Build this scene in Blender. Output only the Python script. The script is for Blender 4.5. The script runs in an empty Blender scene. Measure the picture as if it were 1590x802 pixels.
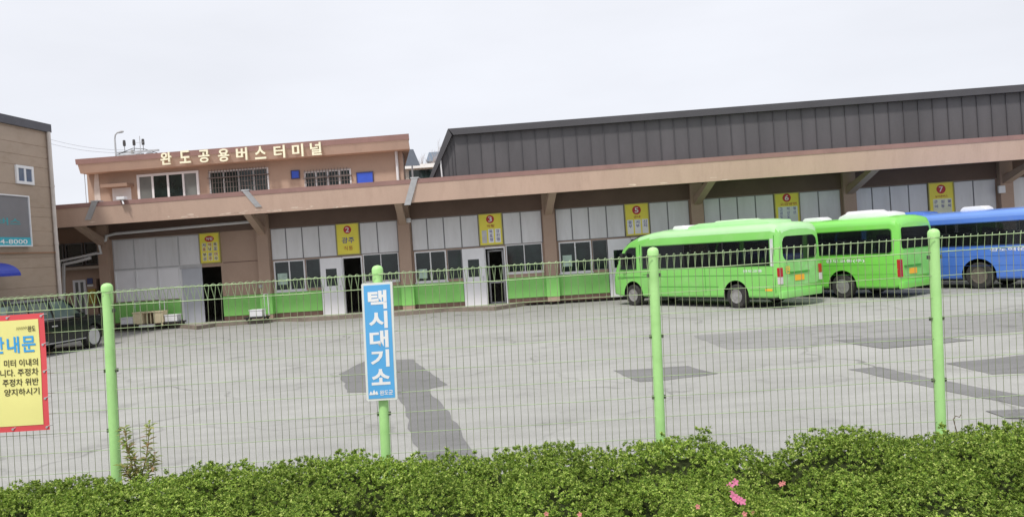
import bpy, bmesh, math, random
import numpy as np
from mathutils import Vector, Matrix

R = random.Random(7)
NR = np.random.default_rng(7)
scene = bpy.context.scene
COL = scene.collection

# ------------------------------------------------------------------ camera
F, PW, PH = 1250.0, 1590.0, 802.0          # focal length and photo size in photo pixels
ROLL, HOR, CAMH = 0.066, 386.0, 2.15
_p = math.atan((PH / 2 - HOR) / F)
_f = Vector((0, math.cos(_p), -math.sin(_p)))
_u0 = Vector((0, math.sin(_p), math.cos(_p)))
_r0 = Vector((1, 0, 0))
CR = math.cos(ROLL) * _r0 - math.sin(ROLL) * _u0
CU = math.sin(ROLL) * _r0 + math.cos(ROLL) * _u0
CO = Vector((0, 0, CAMH))
cd = bpy.data.cameras.new("camera")
cam = bpy.data.objects.new("camera", cd)
COL.objects.link(cam)
M3 = Matrix((CR, CU, -_f)).transposed()
cam.matrix_world = Matrix.Translation(CO) @ M3.to_4x4()
cd.sensor_fit = 'HORIZONTAL'
cd.sensor_width = 36.0
cd.lens = 36.0 * F / PW
cd.clip_start = 0.1
cd.clip_end = 3000
scene.camera = cam

# ------------------------------------------------------------------ world, sun, exposure
SUN_EL, SUN_AZ = math.radians(56), math.radians(205)      # azimuth clockwise from +Y (behind the camera, a little to the left)
w = bpy.data.worlds.new("World")
scene.world = w
w.use_nodes = True
nt = w.node_tree
nt.nodes.clear()
N = nt.nodes.new
out = N('ShaderNodeOutputWorld'); bg = N('ShaderNodeBackground')
sky = N('ShaderNodeTexSky'); sky.sky_type = 'NISHITA'; sky.sun_disc = False
sky.sun_elevation = SUN_EL; sky.sun_rotation = SUN_AZ
tc = N('ShaderNodeTexCoord'); sep = N('ShaderNodeSeparateXYZ')
nt.links.new(tc.outputs['Generated'], sep.inputs[0])
ramp = N('ShaderNodeValToRGB')                            # overcast cloud layer: brighter towards the zenith
ramp.color_ramp.elements[0].position = 0.0
ramp.color_ramp.elements[0].color = (8.3, 8.5, 9.15, 1)
ramp.color_ramp.elements[1].position = 0.9
ramp.color_ramp.elements[1].color = (10.3, 10.4, 10.8, 1)
e = ramp.color_ramp.elements.new(0.25); e.color = (8.4, 8.55, 9.1, 1)
nt.links.new(sep.outputs['Z'], ramp.inputs[0])
nz = N('ShaderNodeTexNoise'); nz.inputs['Scale'].default_value = 2.2; nz.inputs['Detail'].default_value = 5
mp = N('ShaderNodeMapping'); mp.inputs['Scale'].default_value = (1, 1, 3.5)
nt.links.new(tc.outputs['Generated'], mp.inputs[0]); nt.links.new(mp.outputs[0], nz.inputs['Vector'])
mr = N('ShaderNodeMapRange'); mr.inputs['From Min'].default_value = 0.3; mr.inputs['From Max'].default_value = 0.7
mr.inputs['To Min'].default_value = 0.945; mr.inputs['To Max'].default_value = 1.055
nt.links.new(nz.outputs['Fac'], mr.inputs['Value'])
mul = N('ShaderNodeVectorMath'); mul.operation = 'SCALE'
nt.links.new(ramp.outputs[0], mul.inputs[0]); nt.links.new(mr.outputs[0], mul.inputs['Scale'])
mix = N('ShaderNodeMixRGB'); mix.inputs['Fac'].default_value = 0.93
nt.links.new(sky.outputs[0], mix.inputs[1]); nt.links.new(mul.outputs[0], mix.inputs[2])
nt.links.new(mix.outputs[0], bg.inputs['Color']); bg.inputs['Strength'].default_value = 0.1
nt.links.new(bg.outputs[0], out.inputs['Surface'])

sd = bpy.data.lights.new("sun", 'SUN'); sd.energy = 2.5; sd.angle = math.radians(7); sd.color = (1, .96, .9)
so = bpy.data.objects.new("sun", sd); COL.objects.link(so)
sdir = Vector((math.sin(SUN_AZ) * math.cos(SUN_EL), math.cos(SUN_AZ) * math.cos(SUN_EL), math.sin(SUN_EL)))
so.rotation_euler = sdir.to_track_quat('Z', 'Y').to_euler()
so.location = (0, 0, 40)
scene.view_settings.view_transform = 'Standard'
scene.view_settings.look = 'None'
scene.view_settings.exposure = 0.12
scene.view_settings.gamma = 1.0

# ------------------------------------------------------------------ surveying helpers (photo point -> point on a real plane)
def ray(px, py):
    return _f + CR * ((px - PW / 2) / F) - CU * ((py - PH / 2) / F)
def ground_at(px, py, z=0.0):
    d = ray(px, py); t = (z - CAMH) / d.z
    return CO + d * t
def depth_at(px, py, Y):
    d = ray(px, py); return CO + d * (Y / d.y)
GAM = 0.07                                   # the terminal front turns this much from the picture plane
T0 = ground_at(510, 487, 0.15); T0.z = 0
TE = Vector((math.cos(GAM), -math.sin(GAM), 0)); TN = Vector((-math.sin(GAM), -math.cos(GAM), 0))
def fp(px, py, v=0.0):
    """facade coordinates (u along the front, z up) of a photo point on the plane v metres in front of the wall"""
    d = ray(px, py); t = ((T0 + TN * v - CO).dot(TN)) / d.dot(TN)
    P = CO + d * t
    return (P - T0).dot(TE), P.z
def fbox(x0, y0, x1, y1, v=0.0):
    xm, ym = (x0 + x1) / 2, (y0 + y1) / 2
    return fp(x0, ym, v)[0], fp(x1, ym, v)[0], fp(xm, y1, v)[1], fp(xm, y0, v)[1]

# ------------------------------------------------------------------ materials
MATS = {}
def mat(name, col, rough=0.6, var=0.12, scale=3.0, fine=0.0, fscale=60.0, bump=0.0, metal=0.0, coat=0.0, spec=0.5,
        stretch=(1, 1, 1), dirt=None, dirt_amt=0.0, dirt_scale=1.5, translucent=0.0, island=None):
    """procedural paint: broad and fine noise on the base colour, optional dirt blotches and bump"""
    if name in MATS: return MATS[name]
    m = bpy.data.materials.new(name); m.use_nodes = True; MATS[name] = m
    t = m.node_tree; n = t.nodes; L = t.links
    b = n['Principled BSDF']
    b.inputs['Roughness'].default_value = rough; b.inputs['Metallic'].default_value = metal
    b.inputs['Coat Weight'].default_value = coat; b.inputs['Coat Roughness'].default_value = 0.08
    b.inputs['Specular IOR Level'].default_value = spec
    g = n.new('ShaderNodeNewGeometry')
    mp = n.new('ShaderNodeMapping'); mp.inputs['Scale'].default_value = stretch
    L.new(g.outputs['Position'], mp.inputs[0])
    a = n.new('ShaderNodeTexNoise'); a.inputs['Scale'].default_value = scale; a.inputs['Detail'].default_value = 6
    a.inputs['Roughness'].default_value = 0.6
    L.new(mp.outputs[0], a.inputs['Vector'])
    r = n.new('ShaderNodeMapRange'); r.inputs['From Min'].default_value = .3; r.inputs['From Max'].default_value = .7
    r.inputs['To Min'].default_value = 1 - var; r.inputs['To Max'].default_value = 1 + var
    L.new(a.outputs['Fac'], r.inputs['Value'])
    val = r.outputs[0]
    if fine:
        f2 = n.new('ShaderNodeTexNoise'); f2.inputs['Scale'].default_value = fscale; f2.inputs['Detail'].default_value = 3
        L.new(g.outputs['Position'], f2.inputs['Vector'])
        r2 = n.new('ShaderNodeMapRange'); r2.inputs['From Min'].default_value = .3; r2.inputs['From Max'].default_value = .7
        r2.inputs['To Min'].default_value = 1 - fine; r2.inputs['To Max'].default_value = 1 + fine
        L.new(f2.outputs['Fac'], r2.inputs['Value'])
        mm = n.new('ShaderNodeMath'); mm.operation = 'MULTIPLY'
        L.new(val, mm.inputs[0]); L.new(r2.outputs[0], mm.inputs[1]); val = mm.outputs[0]
    if island:                                              # every loose leaf gets its own tint
        cr = n.new('ShaderNodeValToRGB'); els = cr.color_ramp.elements
        els[0].position = 0; els[0].color = (*island[0], 1); els[1].position = 1; els[1].color = (*island[-1], 1)
        for i, c in enumerate(island[1:-1]):
            e = els.new((i + 1) / (len(island) - 1)); e.color = (*c, 1)
        L.new(g.outputs['Random Per Island'], cr.inputs[0]); base = cr.outputs[0]
    else:
        rgb = n.new('ShaderNodeRGB'); rgb.outputs[0].default_value = (*col, 1); base = rgb.outputs[0]
    s = n.new('ShaderNodeVectorMath'); s.operation = 'SCALE'
    L.new(base, s.inputs[0]); L.new(val, s.inputs['Scale']); cur = s.outputs[0]
    if dirt:
        d = n.new('ShaderNodeTexNoise'); d.inputs['Scale'].default_value = dirt_scale; d.inputs['Detail'].default_value = 8
        d.inputs['Roughness'].default_value = .7
        L.new(mp.outputs[0], d.inputs['Vector'])
        dr = n.new('ShaderNodeMapRange'); dr.inputs['From Min'].default_value = .5; dr.inputs['From Max'].default_value = .75
        dr.inputs['To Max'].default_value = dirt_amt
        L.new(d.outputs['Fac'], dr.inputs['Value'])
        mx = n.new('ShaderNodeMixRGB'); mx.inputs[2].default_value = (*dirt, 1)
        L.new(dr.outputs[0], mx.inputs[0]); L.new(cur, mx.inputs[1]); cur = mx.outputs[0]
    L.new(cur, b.inputs['Base Color'])
    if bump:
        bn = n.new('ShaderNodeTexNoise'); bn.inputs['Scale'].default_value = fscale; bn.inputs['Detail'].default_value = 4
        L.new(g.outputs['Position'], bn.inputs['Vector'])
        bp = n.new('ShaderNodeBump'); bp.inputs['Strength'].default_value = bump; bp.inputs['Distance'].default_value = .01
        L.new(bn.outputs['Fac'], bp.inputs['Height']); L.new(bp.outputs[0], b.inputs['Normal'])
    if translucent:
        tr = n.new('ShaderNodeBsdfTranslucent'); L.new(cur, tr.inputs['Color'])
        ms = n.new('ShaderNodeMixShader'); ms.inputs[0].default_value = translucent
        L.new(b.outputs[0], ms.inputs[1]); L.new(tr.outputs[0], ms.inputs[2])
        L.new(ms.outputs[0], n['Material Output'].inputs['Surface'])
    return m

TAN = mat('tan_wall_paint', (.41, .292, .226), .8, .07, .8, .05, 40, .15, dirt=(.30, .19, .14), dirt_amt=.35, dirt_scale=.9)
FASCIA = mat('tan_fascia_paint', (.53, .378, .297), .8, .06, .6, .04, 40, .1, dirt=(.40, .27, .21), dirt_amt=.45, dirt_scale=2.2, stretch=(1.6, 1, .35))
REDSTRIP = mat('dull_red_coping', (.30, .175, .155), .75, .12, 1.5, .05, 40)
PANEL = mat('grey_white_panel', (.68, .68, .70), .5, .07, 1.2, .02, 30, dirt=(.50, .49, .47), dirt_amt=.35, dirt_scale=2.5, stretch=(2, 1, .4))
BLIND = mat('white_blind_panel', (.80, .80, .83), .5, .05, 1.2)
JOINT = mat('grey_joint_metal', (.22, .22, .23), .6)
ALU = mat('white_frame_metal', (.74, .74, .76), .4, .04, 2)
DOORW = mat('white_door_paint', (.80, .80, .83), .45, .05, 2)
DOORG = mat('grey_door_paint', (.48, .50, .55), .45, .06, 2)
GLASS = mat('dark_window_glass', (.015, .026, .024), .06, .6, 1.6, spec=.5)
GLASSG = mat('pale_window_glass', (.16, .17, .165), .15, .25, .8, spec=.5)
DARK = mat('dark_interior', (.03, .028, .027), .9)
GREEN = mat('green_wall_paint', (.25, .63, .15), .6, .07, 1.5, .03, 40, dirt=(.30, .50, .22), dirt_amt=.4)
BASEBR = mat('brown_plinth', (.16, .095, .075), .8, .2, 4)
ROOFM = mat('charcoal_metal_roof', (.084, .079, .084), .5, .16, 1.2, .05, 30, dirt=(.11, .10, .11), dirt_amt=.4, stretch=(1, 1, .3))
ROOFT = mat('charcoal_metal_trim', (.06, .057, .063), .5, .12, 1.2)
PIPEW = mat('white_pipe', (.68, .68, .69), .5, .08, 3)
CONC = mat('sidewalk_concrete', (.38, .345, .30), .9, .15, 1.5, .1, 60, .2, dirt=(.22, .19, .16), dirt_amt=.6)
KERB = mat('kerb_stone', (.23, .19, .155), .9, .2, 3, .1, 60)
SIGNY = mat('yellow_sign_face', (.84, .74, .08), .5, .04, 4)
SIGNYW = mat('yellow_sign_frame', (.45, .40, .12), .5, .06, 4)
SRED = mat('sign_red', (.50, .03, .035), .5)
SBLUE = mat('sign_navy', (.06, .07, .30), .5)
SBRN = mat('sign_brown_red', (.45, .13, .03), .5)
WHITE = mat('white_lettering', (.82, .82, .82), .5, .03)
SBLK = mat('sign_black', (.05, .05, .05), .6)
CREAM = mat('cream_lettering', (.90, .86, .64), .5, .05, 3)
BLUEP = mat('blue_board', (.03, .09, .55), .5, .1, 3)
METALG = mat('galvanised_metal', (.46, .46, .47), .45, .15, 4, metal=.3)
BLACKM = mat('black_plastic', (.018, .018, .018), .5)
TYRE = mat('tyre_rubber', (.028, .027, .026), .85, .2, 6, dirt=(.13, .12, .10), dirt_amt=.5, dirt_scale=4)
RIM = mat('steel_rim', (.36, .355, .35), .45, .25, 9, metal=.4, dirt=(.16, .13, .10), dirt_amt=.6, dirt_scale=6)
POSTG = mat('green_post_paint', (.42, .74, .28), .5, .06, 4, .03, 40, dirt=(.24, .52, .14), dirt_amt=.5, dirt_scale=5)
WIREG = mat('dark_olive_wire', (.22, .25, .14), .5, .45, 5)  # upright wires, darker and browner than the level ones
WIREH = mat('green_wire_coating', (.38, .50, .27), .45, .3, 7)
CLIP = mat('dark_clip', (.05, .06, .045), .5)

# ------------------------------------------------------------------ mesh helpers
class MB:
    def __init__(s): s.v = []; s.f = []; s.mi = []
    def add(s, vs, fs, mi=0):
        o = len(s.v); s.v += [tuple(p) for p in vs]; s.f += [tuple(i + o for i in q) for q in fs]; s.mi += [mi] * len(fs); return s
    def box(s, x0, x1, y0, y1, z0, z1, mi=0):
        if x0 > x1: x0, x1 = x1, x0
        if y0 > y1: y0, y1 = y1, y0
        if z0 > z1: z0, z1 = z1, z0
        v = [(x0, y0, z0), (x1, y0, z0), (x1, y1, z0), (x0, y1, z0), (x0, y0, z1), (x1, y0, z1), (x1, y1, z1), (x0, y1, z1)]
        return s.add(v, [(0, 3, 2, 1), (4, 5, 6, 7), (0, 1, 5, 4), (1, 2, 6, 5), (2, 3, 7, 6), (3, 0, 4, 7)], mi)
    def prism(s, poly, axis, a, b, mi=0):
        """polygon in the other two axes extruded a..b along axis ('x','y','z')"""
        n = len(poly)
        def P(p, q):
            return {'x': (q, p[0], p[1]), 'y': (p[0], q, p[1]), 'z': (p[0], p[1], q)}[axis]
        v = [P(p, a) for p in poly] + [P(p, b) for p in poly]
        f = [tuple(range(n))[::-1], tuple(range(n, 2 * n))] + [(i, (i + 1) % n, n + (i + 1) % n, n + i) for i in range(n)]
        return s.add(v, f, mi)
    def tube(s, pts, r, seg=8, mi=0, caps=True):
        pts = [Vector(p) for p in pts]; rr = r if isinstance(r, (list, tuple)) else [r] * len(pts)
        vs, fs = [], []; n = len(pts)
        for i, p in enumerate(pts):
            if i == 0: d = (pts[1] - p).normalized()
            elif i == n - 1: d = (p - pts[i - 1]).normalized()
            else:
                d = ((p - pts[i - 1]).normalized() + (pts[i + 1] - p).normalized())
                d = d.normalized() if d.length > 1e-6 else (p - pts[i - 1]).normalized()
            up = Vector((0, 0, 1)) if abs(d.z) < .9 else Vector((0, 1, 0))
            a = d.cross(up).normalized(); b = a.cross(d)
            for k in range(seg):
                t = 2 * math.pi * k / seg
                vs.append(p + a * (math.cos(t) * rr[i]) + b * (math.sin(t) * rr[i]))
        for i in range(n - 1):
            for k in range(seg):
                k2 = (k + 1) % seg
                fs.append((i * seg + k, i * seg + k2, (i + 1) * seg + k2, (i + 1) * seg + k))
        if caps:
            fs.append(tuple(range(seg))[::-1]); fs.append(tuple((n - 1) * seg + k for k in range(seg)))
        return s.add(vs, fs, mi)
    def lathe(s, prof, seg=24, axis='z', c=(0, 0, 0), mi=0, closed=False):
        """profile of (radius, height) revolved about an axis through c"""
        vs, fs = [], []; n = len(prof)
        for (r, h) in prof:
            for k in range(seg):
                t = 2 * math.pi * k / seg; a, b = r * math.cos(t), r * math.sin(t)
                q = {'z': (a, b, h), 'y': (a, h, b), 'x': (h, a, b)}[axis]
                vs.append((q[0] + c[0], q[1] + c[1], q[2] + c[2]))
        rows = n if closed else n - 1
        for i in range(rows):
            j = (i + 1) % n
            for k in range(seg):
                k2 = (k + 1) % seg
                fs.append((i * seg + k, i * seg + k2, j * seg + k2, j * seg + k))
        if not closed:
            fs.append(tuple(range(seg))[::-1]); fs.append(tuple((n - 1) * seg + k for k in range(seg)))
        return s.add(vs, fs, mi)
    def build(s, name, m, parent=None, smooth=False, bevel=0.0):
        me = bpy.data.meshes.new(name); me.from_pydata(s.v, [], s.f)
        ms = m if isinstance(m, (list, tuple)) else [m]
        for q in ms: me.materials.append(q)
        if len(ms) > 1: me.polygons.foreach_set('material_index', s.mi)
        bm = bmesh.new(); bm.from_mesh(me)
        if bevel:
            bmesh.ops.remove_doubles(bm, verts=bm.verts, dist=1e-5)
            es = [e for e in bm.edges if len(e.link_faces) == 2 and e.calc_face_angle(0) > .5]
            bmesh.ops.bevel(bm, geom=es, offset=bevel, segments=2, profile=.6, affect='EDGES')
        bmesh.ops.recalc_face_normals(bm, faces=bm.faces); bm.to_mesh(me); bm.free()
        if smooth: shade(me)
        o = bpy.data.objects.new(name, me); COL.objects.link(o); o.parent = parent
        return o
def shade(me, ang=0.6):
    me.polygons.foreach_set('use_smooth', [True] * len(me.polygons))
    try: me.set_sharp_from_angle(angle=ang)
    except Exception: pass
def arrays(name, V, Q, m, parent=None):
    me = bpy.data.meshes.new(name); nq = len(Q)
    me.vertices.add(len(V)); me.vertices.foreach_set('co', np.asarray(V, dtype=np.float32).ravel())
    me.loops.add(nq * 4); me.loops.foreach_set('vertex_index', np.asarray(Q, dtype=np.int32).ravel())
    me.polygons.add(nq); me.polygons.foreach_set('loop_start', np.arange(0, nq * 4, 4, dtype=np.int32))
    me.update(calc_edges=True); me.validate()
    for q in (m if isinstance(m, (list, tuple)) else [m]): me.materials.append(q)
    o = bpy.data.objects.new(name, me); COL.objects.link(o); o.parent = parent
    return o
def tag(o, label=None, cat=None, group=None, kind=None):
    if label: o['label'] = label
    if cat: o['category'] = cat
    if group: o['group'] = group
    if kind: o['kind'] = kind
    return o
def thing(name, label, cat, loc=(0, 0, 0), rz=0.0, group=None):
    o = bpy.data.objects.new(name, None); COL.objects.link(o)
    o.location = loc; o.rotation_euler = (0, 0, rz); o.empty_display_size = .3
    return tag(o, label, cat, group)
def struct(o, kind='structure'):
    o['kind'] = kind; return o
_glyph = {}
def glyph(body, bold=0.0, extrude=0.0):
    k = (body, bold, extrude)
    if k in _glyph: return _glyph[k]
    c = bpy.data.curves.new('lettering', 'FONT'); c.body = body; c.size = 1; c.offset = bold; c.extrude = extrude; c.resolution_u = 3
    c.align_x = 'LEFT'
    o = bpy.data.objects.new('lettering', c); COL.objects.link(o)
    dg = bpy.context.evaluated_depsgraph_get()
    me = bpy.data.meshes.new_from_object(o.evaluated_get(dg))
    bpy.data.objects.remove(o); bpy.data.curves.remove(c)
    n = len(me.vertices); co = np.empty(n * 3, dtype=np.float32); me.vertices.foreach_get('co', co); co = co.reshape(-1, 3)
    fs = [tuple(p.vertices) for p in me.polygons]; bpy.data.meshes.remove(me)
    lo, hi = co.min(0), co.max(0)
    _glyph[k] = ((co - lo) / np.maximum(hi - lo, 1e-6), fs, hi - lo)
    return _glyph[k]
def put_text(mb, body, x0, x1, z0, z1, y, bold=0.02, depth=0.0, mi=0):
    """lettering filling the rectangle x0..x1, z0..z1 on a face towards -y; depth is the letters' own thickness"""
    co, fs, _ = glyph(body, bold, .05 if depth else 0)
    v = [(x0 + p[0] * (x1 - x0), y - (p[2] * depth if depth else 0), z0 + p[1] * (z1 - z0)) for p in co]
    mb.add(v, fs, mi)
def wall_grid(mb, x0, x1, z0, z1, holes, y, th, mi=0):
    """a wall with real openings; front face at y, back face at y+th"""
    xs = sorted({x0, x1, *[h[i] for h in holes for i in (0, 1) if x0 < h[i] < x1]})
    zs = sorted({z0, z1, *[h[i] for h in holes for i in (2, 3) if z0 < h[i] < z1]})
    def solid(i, j):
        if i < 0 or j < 0 or i >= len(xs) - 1 or j >= len(zs) - 1: return False
        cx, cz = (xs[i] + xs[i + 1]) / 2, (zs[j] + zs[j + 1]) / 2
        return not any(h[0] < cx < h[1] and h[2] < cz < h[3] for h in holes)
    for i in range(len(xs) - 1):
        for j in range(len(zs) - 1):
            if not solid(i, j): continue
            a, b, c, d = xs[i], xs[i + 1], zs[j], zs[j + 1]
            mb.add([(a, y, c), (b, y, c), (b, y, d), (a, y, d)], [(0, 1, 2, 3)], mi)
            mb.add([(a, y + th, c), (b, y + th, c), (b, y + th, d), (a, y + th, d)], [(3, 2, 1, 0)], mi)
            if not solid(i - 1, j): mb.add([(a, y, c), (a, y + th, c), (a, y + th, d), (a, y, d)], [(3, 2, 1, 0)], mi)
            if not solid(i + 1, j): mb.add([(b, y, c), (b, y + th, c), (b, y + th, d), (b, y, d)], [(0, 1, 2, 3)], mi)
            if not solid(i, j - 1): mb.add([(a, y, c), (b, y, c), (b, y + th, c), (a, y + th, c)], [(3, 2, 1, 0)], mi)
            if not solid(i, j + 1): mb.add([(a, y, d), (b, y, d), (b, y + th, d), (a, y + th, d)], [(0, 1, 2, 3)], mi)
def frame_mb(x0, x1, z0, z1, y, t=.05, d=.06, bars=(), mb=None):
    mb = mb or MB()
    mb.box(x0, x1, y - d, y, z0, z0 + t).box(x0, x1, y - d, y, z1 - t, z1)
    mb.box(x0, x0 + t, y - d, y, z0 + t, z1 - t).box(x1 - t, x1, y - d, y, z0 + t, z1 - t)
    for b in bars: mb.box(b - t * .45, b + t * .45, y - d * .9, y, z0 + t, z1 - t)
    return mb

# ------------------------------------------------------------------ ground
gm = bpy.data.materials.new('worn_asphalt'); gm.use_nodes = True; MATS['worn_asphalt'] = gm
def asphalt(m, col, crack=1.0):
    t = m.node_tree; n = t.nodes; L = t.links; b = n['Principled BSDF']; b.inputs['Roughness'].default_value = .9
    b.inputs['Specular IOR Level'].default_value = .25
    g = n.new('ShaderNodeNewGeometry')
    def noise(sc, det, lo, hi, st=None):
        x = n.new('ShaderNodeTexNoise'); x.inputs['Scale'].default_value = sc; x.inputs['Detail'].default_value = det; x.inputs['Roughness'].default_value = .65
        if st:
            mpp = n.new('ShaderNodeMapping'); mpp.inputs['Scale'].default_value = st; L.new(g.outputs['Position'], mpp.inputs[0]); L.new(mpp.outputs[0], x.inputs['Vector'])
        else: L.new(g.outputs['Position'], x.inputs['Vector'])
        r = n.new('ShaderNodeMapRange'); r.inputs['From Min'].default_value = .3; r.inputs['From Max'].default_value = .7
        r.inputs['To Min'].default_value = lo; r.inputs['To Max'].default_value = hi; L.new(x.outputs['Fac'], r.inputs['Value']); return r.outputs[0]
    def m2(op, a, bb):
        x = n.new('ShaderNodeMath'); x.operation = op
        for i, q in enumerate((a, bb)):
            if isinstance(q, float): x.inputs[i].default_value = q
            else: L.new(q, x.inputs[i])
        return x.outputs[0]
    v = m2('MULTIPLY', noise(.22, 6, .86, 1.10), noise(1.6, 8, .88, 1.08, (.5, 1.6, 1)))
    v = m2('MULTIPLY', v, noise(38, 4, .87, 1.10))
    v = m2('MULTIPLY', v, noise(160, 2, .9, 1.1))
    # cracks: warped cell borders, only where a broad mask lets them through
    wn = n.new('ShaderNodeTexNoise'); wn.inputs['Scale'].default_value = .9; wn.inputs['Detail'].default_value = 6; L.new(g.outputs['Position'], wn.inputs['Vector'])
    ad = n.new('ShaderNodeVectorMath'); ad.operation = 'SCALE'; ad.inputs['Scale'].default_value = 1.6; L.new(wn.outputs['Color'], ad.inputs[0])
    ad2 = n.new('ShaderNodeVectorMath'); ad2.operation = 'ADD'; L.new(ad.outputs[0], ad2.inputs[0]); L.new(g.outputs['Position'], ad2.inputs[1])
    vo = n.new('ShaderNodeTexVoronoi'); vo.feature = 'DISTANCE_TO_EDGE'; vo.inputs['Scale'].default_value = .32; L.new(ad2.outputs[0], vo.inputs['Vector'])
    cr = n.new('ShaderNodeMapRange'); cr.inputs['From Min'].default_value = 0; cr.inputs['From Max'].default_value = .018
    cr.inputs['To Min'].default_value = 1; cr.inputs['To Max'].default_value = 0; L.new(vo.outputs['Distance'], cr.inputs['Value'])
    mk = noise(.25, 3, -.6, 1.0)
    mkc = n.new('ShaderNodeClamp'); L.new(mk, mkc.inputs[0])
    ck = m2('MULTIPLY', m2('MULTIPLY', cr.outputs[0], mkc.outputs[0]), .6 * crack)
    oil = noise(.8, 6, -2.2, 1.0); oc = n.new('ShaderNodeClamp'); L.new(oil, oc.inputs[0])
    v = m2('MULTIPLY', v, m2('SUBTRACT', 1.0, m2('MULTIPLY', oc.outputs[0], .28)))
    v = m2('MULTIPLY', v, m2('SUBTRACT', 1.0, ck))
    rgb = n.new('ShaderNodeRGB'); rgb.outputs[0].default_value = (*col, 1)
    s = n.new('ShaderNodeVectorMath'); s.operation = 'SCALE'; L.new(rgb.outputs[0], s.inputs[0]); L.new(v, s.inputs['Scale']); L.new(s.outputs[0], b.inputs['Base Color'])
    bn = n.new('ShaderNodeTexNoise'); bn.inputs['Scale'].default_value = 90; bn.inputs['Detail'].default_value = 3; L.new(g.outputs['Position'], bn.inputs['Vector'])
    bp = n.new('ShaderNodeBump'); bp.inputs['Strength'].default_value = .35; bp.inputs['Distance'].default_value = .01
    L.new(bn.outputs['Fac'], bp.inputs['Height']); L.new(bp.outputs[0], b.inputs['Normal'])
asphalt(gm, (.36, .358, .34))
gp1 = bpy.data.materials.new('patch_asphalt'); gp1.use_nodes = True; asphalt(gp1, (.20, .198, .197), .5)
gp2 = bpy.data.materials.new('old_patch_asphalt'); gp2.use_nodes = True; asphalt(gp2, (.285, .282, .275), .8)
gl = MB(); S = 500
gl.add([(-S, -60, 0), (S, -60, 0), (S, 900, 0), (-S, 900, 0)], [(0, 1, 2, 3)])
struct(gl.build('ground', gm))
def rough_poly(pts, jit, step=.25):
    outp = []
    for i, p in enumerate(pts):
        q = pts[(i + 1) % len(pts)]; d = (q - p).length; k = max(1, int(d / step))
        for j in range(k):
            c = p.lerp(q, j / k); outp.append((c.x + R.uniform(-jit, jit), c.y + R.uniform(-jit, jit)))
    return outp
def patch(pxs, z, m, jit=.03):
    pts = [ground_at(*p) for p in pxs]
    for p in pts: p.z = 0
    poly = rough_poly(pts, jit)
    me = bpy.data.meshes.new('asphalt_patch'); bm = bmesh.new()
    f = bm.faces.new([bm.verts.new((x, y, z)) for x, y in poly]); bmesh.ops.triangulate(bm, faces=[f]); bmesh.ops.recalc_face_normals(bm, faces=bm.faces)
    for f in bm.faces:
        if f.normal.z < 0: f.normal_flip()
    bm.to_mesh(me); bm.free(); me.materials.append(m)
    o = bpy.data.objects.new('asphalt_patch', me); COL.objects.link(o); struct(o)
patch([(527, 580), (566, 561), (640, 557), (694, 597), (664, 603), (700, 645), (752, 722), (655, 722), (618, 607), (541, 609)], .004, gp1)
patch([(955, 575), (1067, 568), (1116, 580), (1035, 590), (992, 593)], .004, gp1)
patch([(1075, 521), (1240, 508), (1600, 480), (1600, 512), (1400, 530), (1130, 542)], .004, gp2)
patch([(1292, 528), (1440, 521), (1513, 528), (1370, 541)], .008, gp1)
patch([(1318, 573), (1362, 569), (1450, 588), (1580, 611), (1640, 622), (1640, 640), (1520, 617)], .004, gp1)
patch([(1467, 564), (1590, 551), (1680, 556), (1680, 575), (1540, 581)], .004, gp1)
patch([(1530, 638), (1660, 630), (1660, 650), (1565, 650)], .008, gp1)

# sidewalk along the terminal
kpx = [(40, 524), (150, 514.5), (175, 512.5), (258, 507.5), (290, 510), (306, 511.5), (335, 507), (404, 501.5), (430, 498.5), (470, 499), (520, 496), (560, 493), (612, 490.5), (640, 488.5), (690, 484), (735, 482.5), (768, 482), (800, 477), (830, 472), (879, 469), (949, 465), (1100, 455), (1350, 438), (1700, 414), (1900, 400)]
kp = [ground_at(*p) for p in kpx]
sw = MB(); n = len(kp); back = [T0 + TE * ((p - T0).dot(TE)) - TN * .35 for p in kp]
# slab top at 0.13, kerb stone a strip 0.14 wide along the edge, 4 mm proud
for i in range(n - 1):
    a, b, c, d = kp[i], kp[i + 1], back[i + 1], back[i]
    sw.add([(a.x, a.y, .13), (b.x, b.y, .13), (c.x, c.y, .13), (d.x, d.y, .13)], [(0, 1, 2, 3)])
struct(sw.build('sidewalk', CONC))
kb = MB()
for i in range(n - 1):
    a, b = kp[i].copy(), kp[i + 1].copy(); a.z = b.z = 0
    a2, b2 = a - TN * .14, b - TN * .14
    kb.add([(a.x, a.y, -.02), (b.x, b.y, -.02), (b.x, b.y, .136), (a.x, a.y, .136), (a2.x, a2.y, .136), (b2.x, b2.y, .136)], [(0, 1, 2, 3), (3, 2, 5, 4)])
struct(kb.build('kerb', KERB))

# ------------------------------------------------------------------ bus terminal (local x = along the front, local y = into the building)
term = thing('bus_terminal', 'long tan bus terminal with canopy, green dado and dark metal roof', 'terminal', tuple(T0), -GAM)
BW = 5.41; C0 = -2.27
COLS = [C0 + BW * k for k in range(0, 7)]
UL = fp(166, 440)[0]                       # left end of the glazed front
UA = fp(60, 440)[0]                        # annex reaches behind the left building
UR = COLS[-1] + .25
VF = 2.4
_ft = [(85, 316), (300, 301), (437, 292.5), (640, 278), (880, 261), (1080, 249), (1340, 228.5), (1590, 208)]
_fb = [(300, 337), (437, 332), (580, 322), (636, 317.5), (840, 300.5), (1080, 281.5), (1340, 263), (1590, 240.5)]
ZF1 = sum(fp(x, y, VF + .09)[1] for x, y in _ft) / len(_ft); ZF0 = sum(fp(x, y, VF)[1] for x, y in _fb) / len(_fb)
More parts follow.
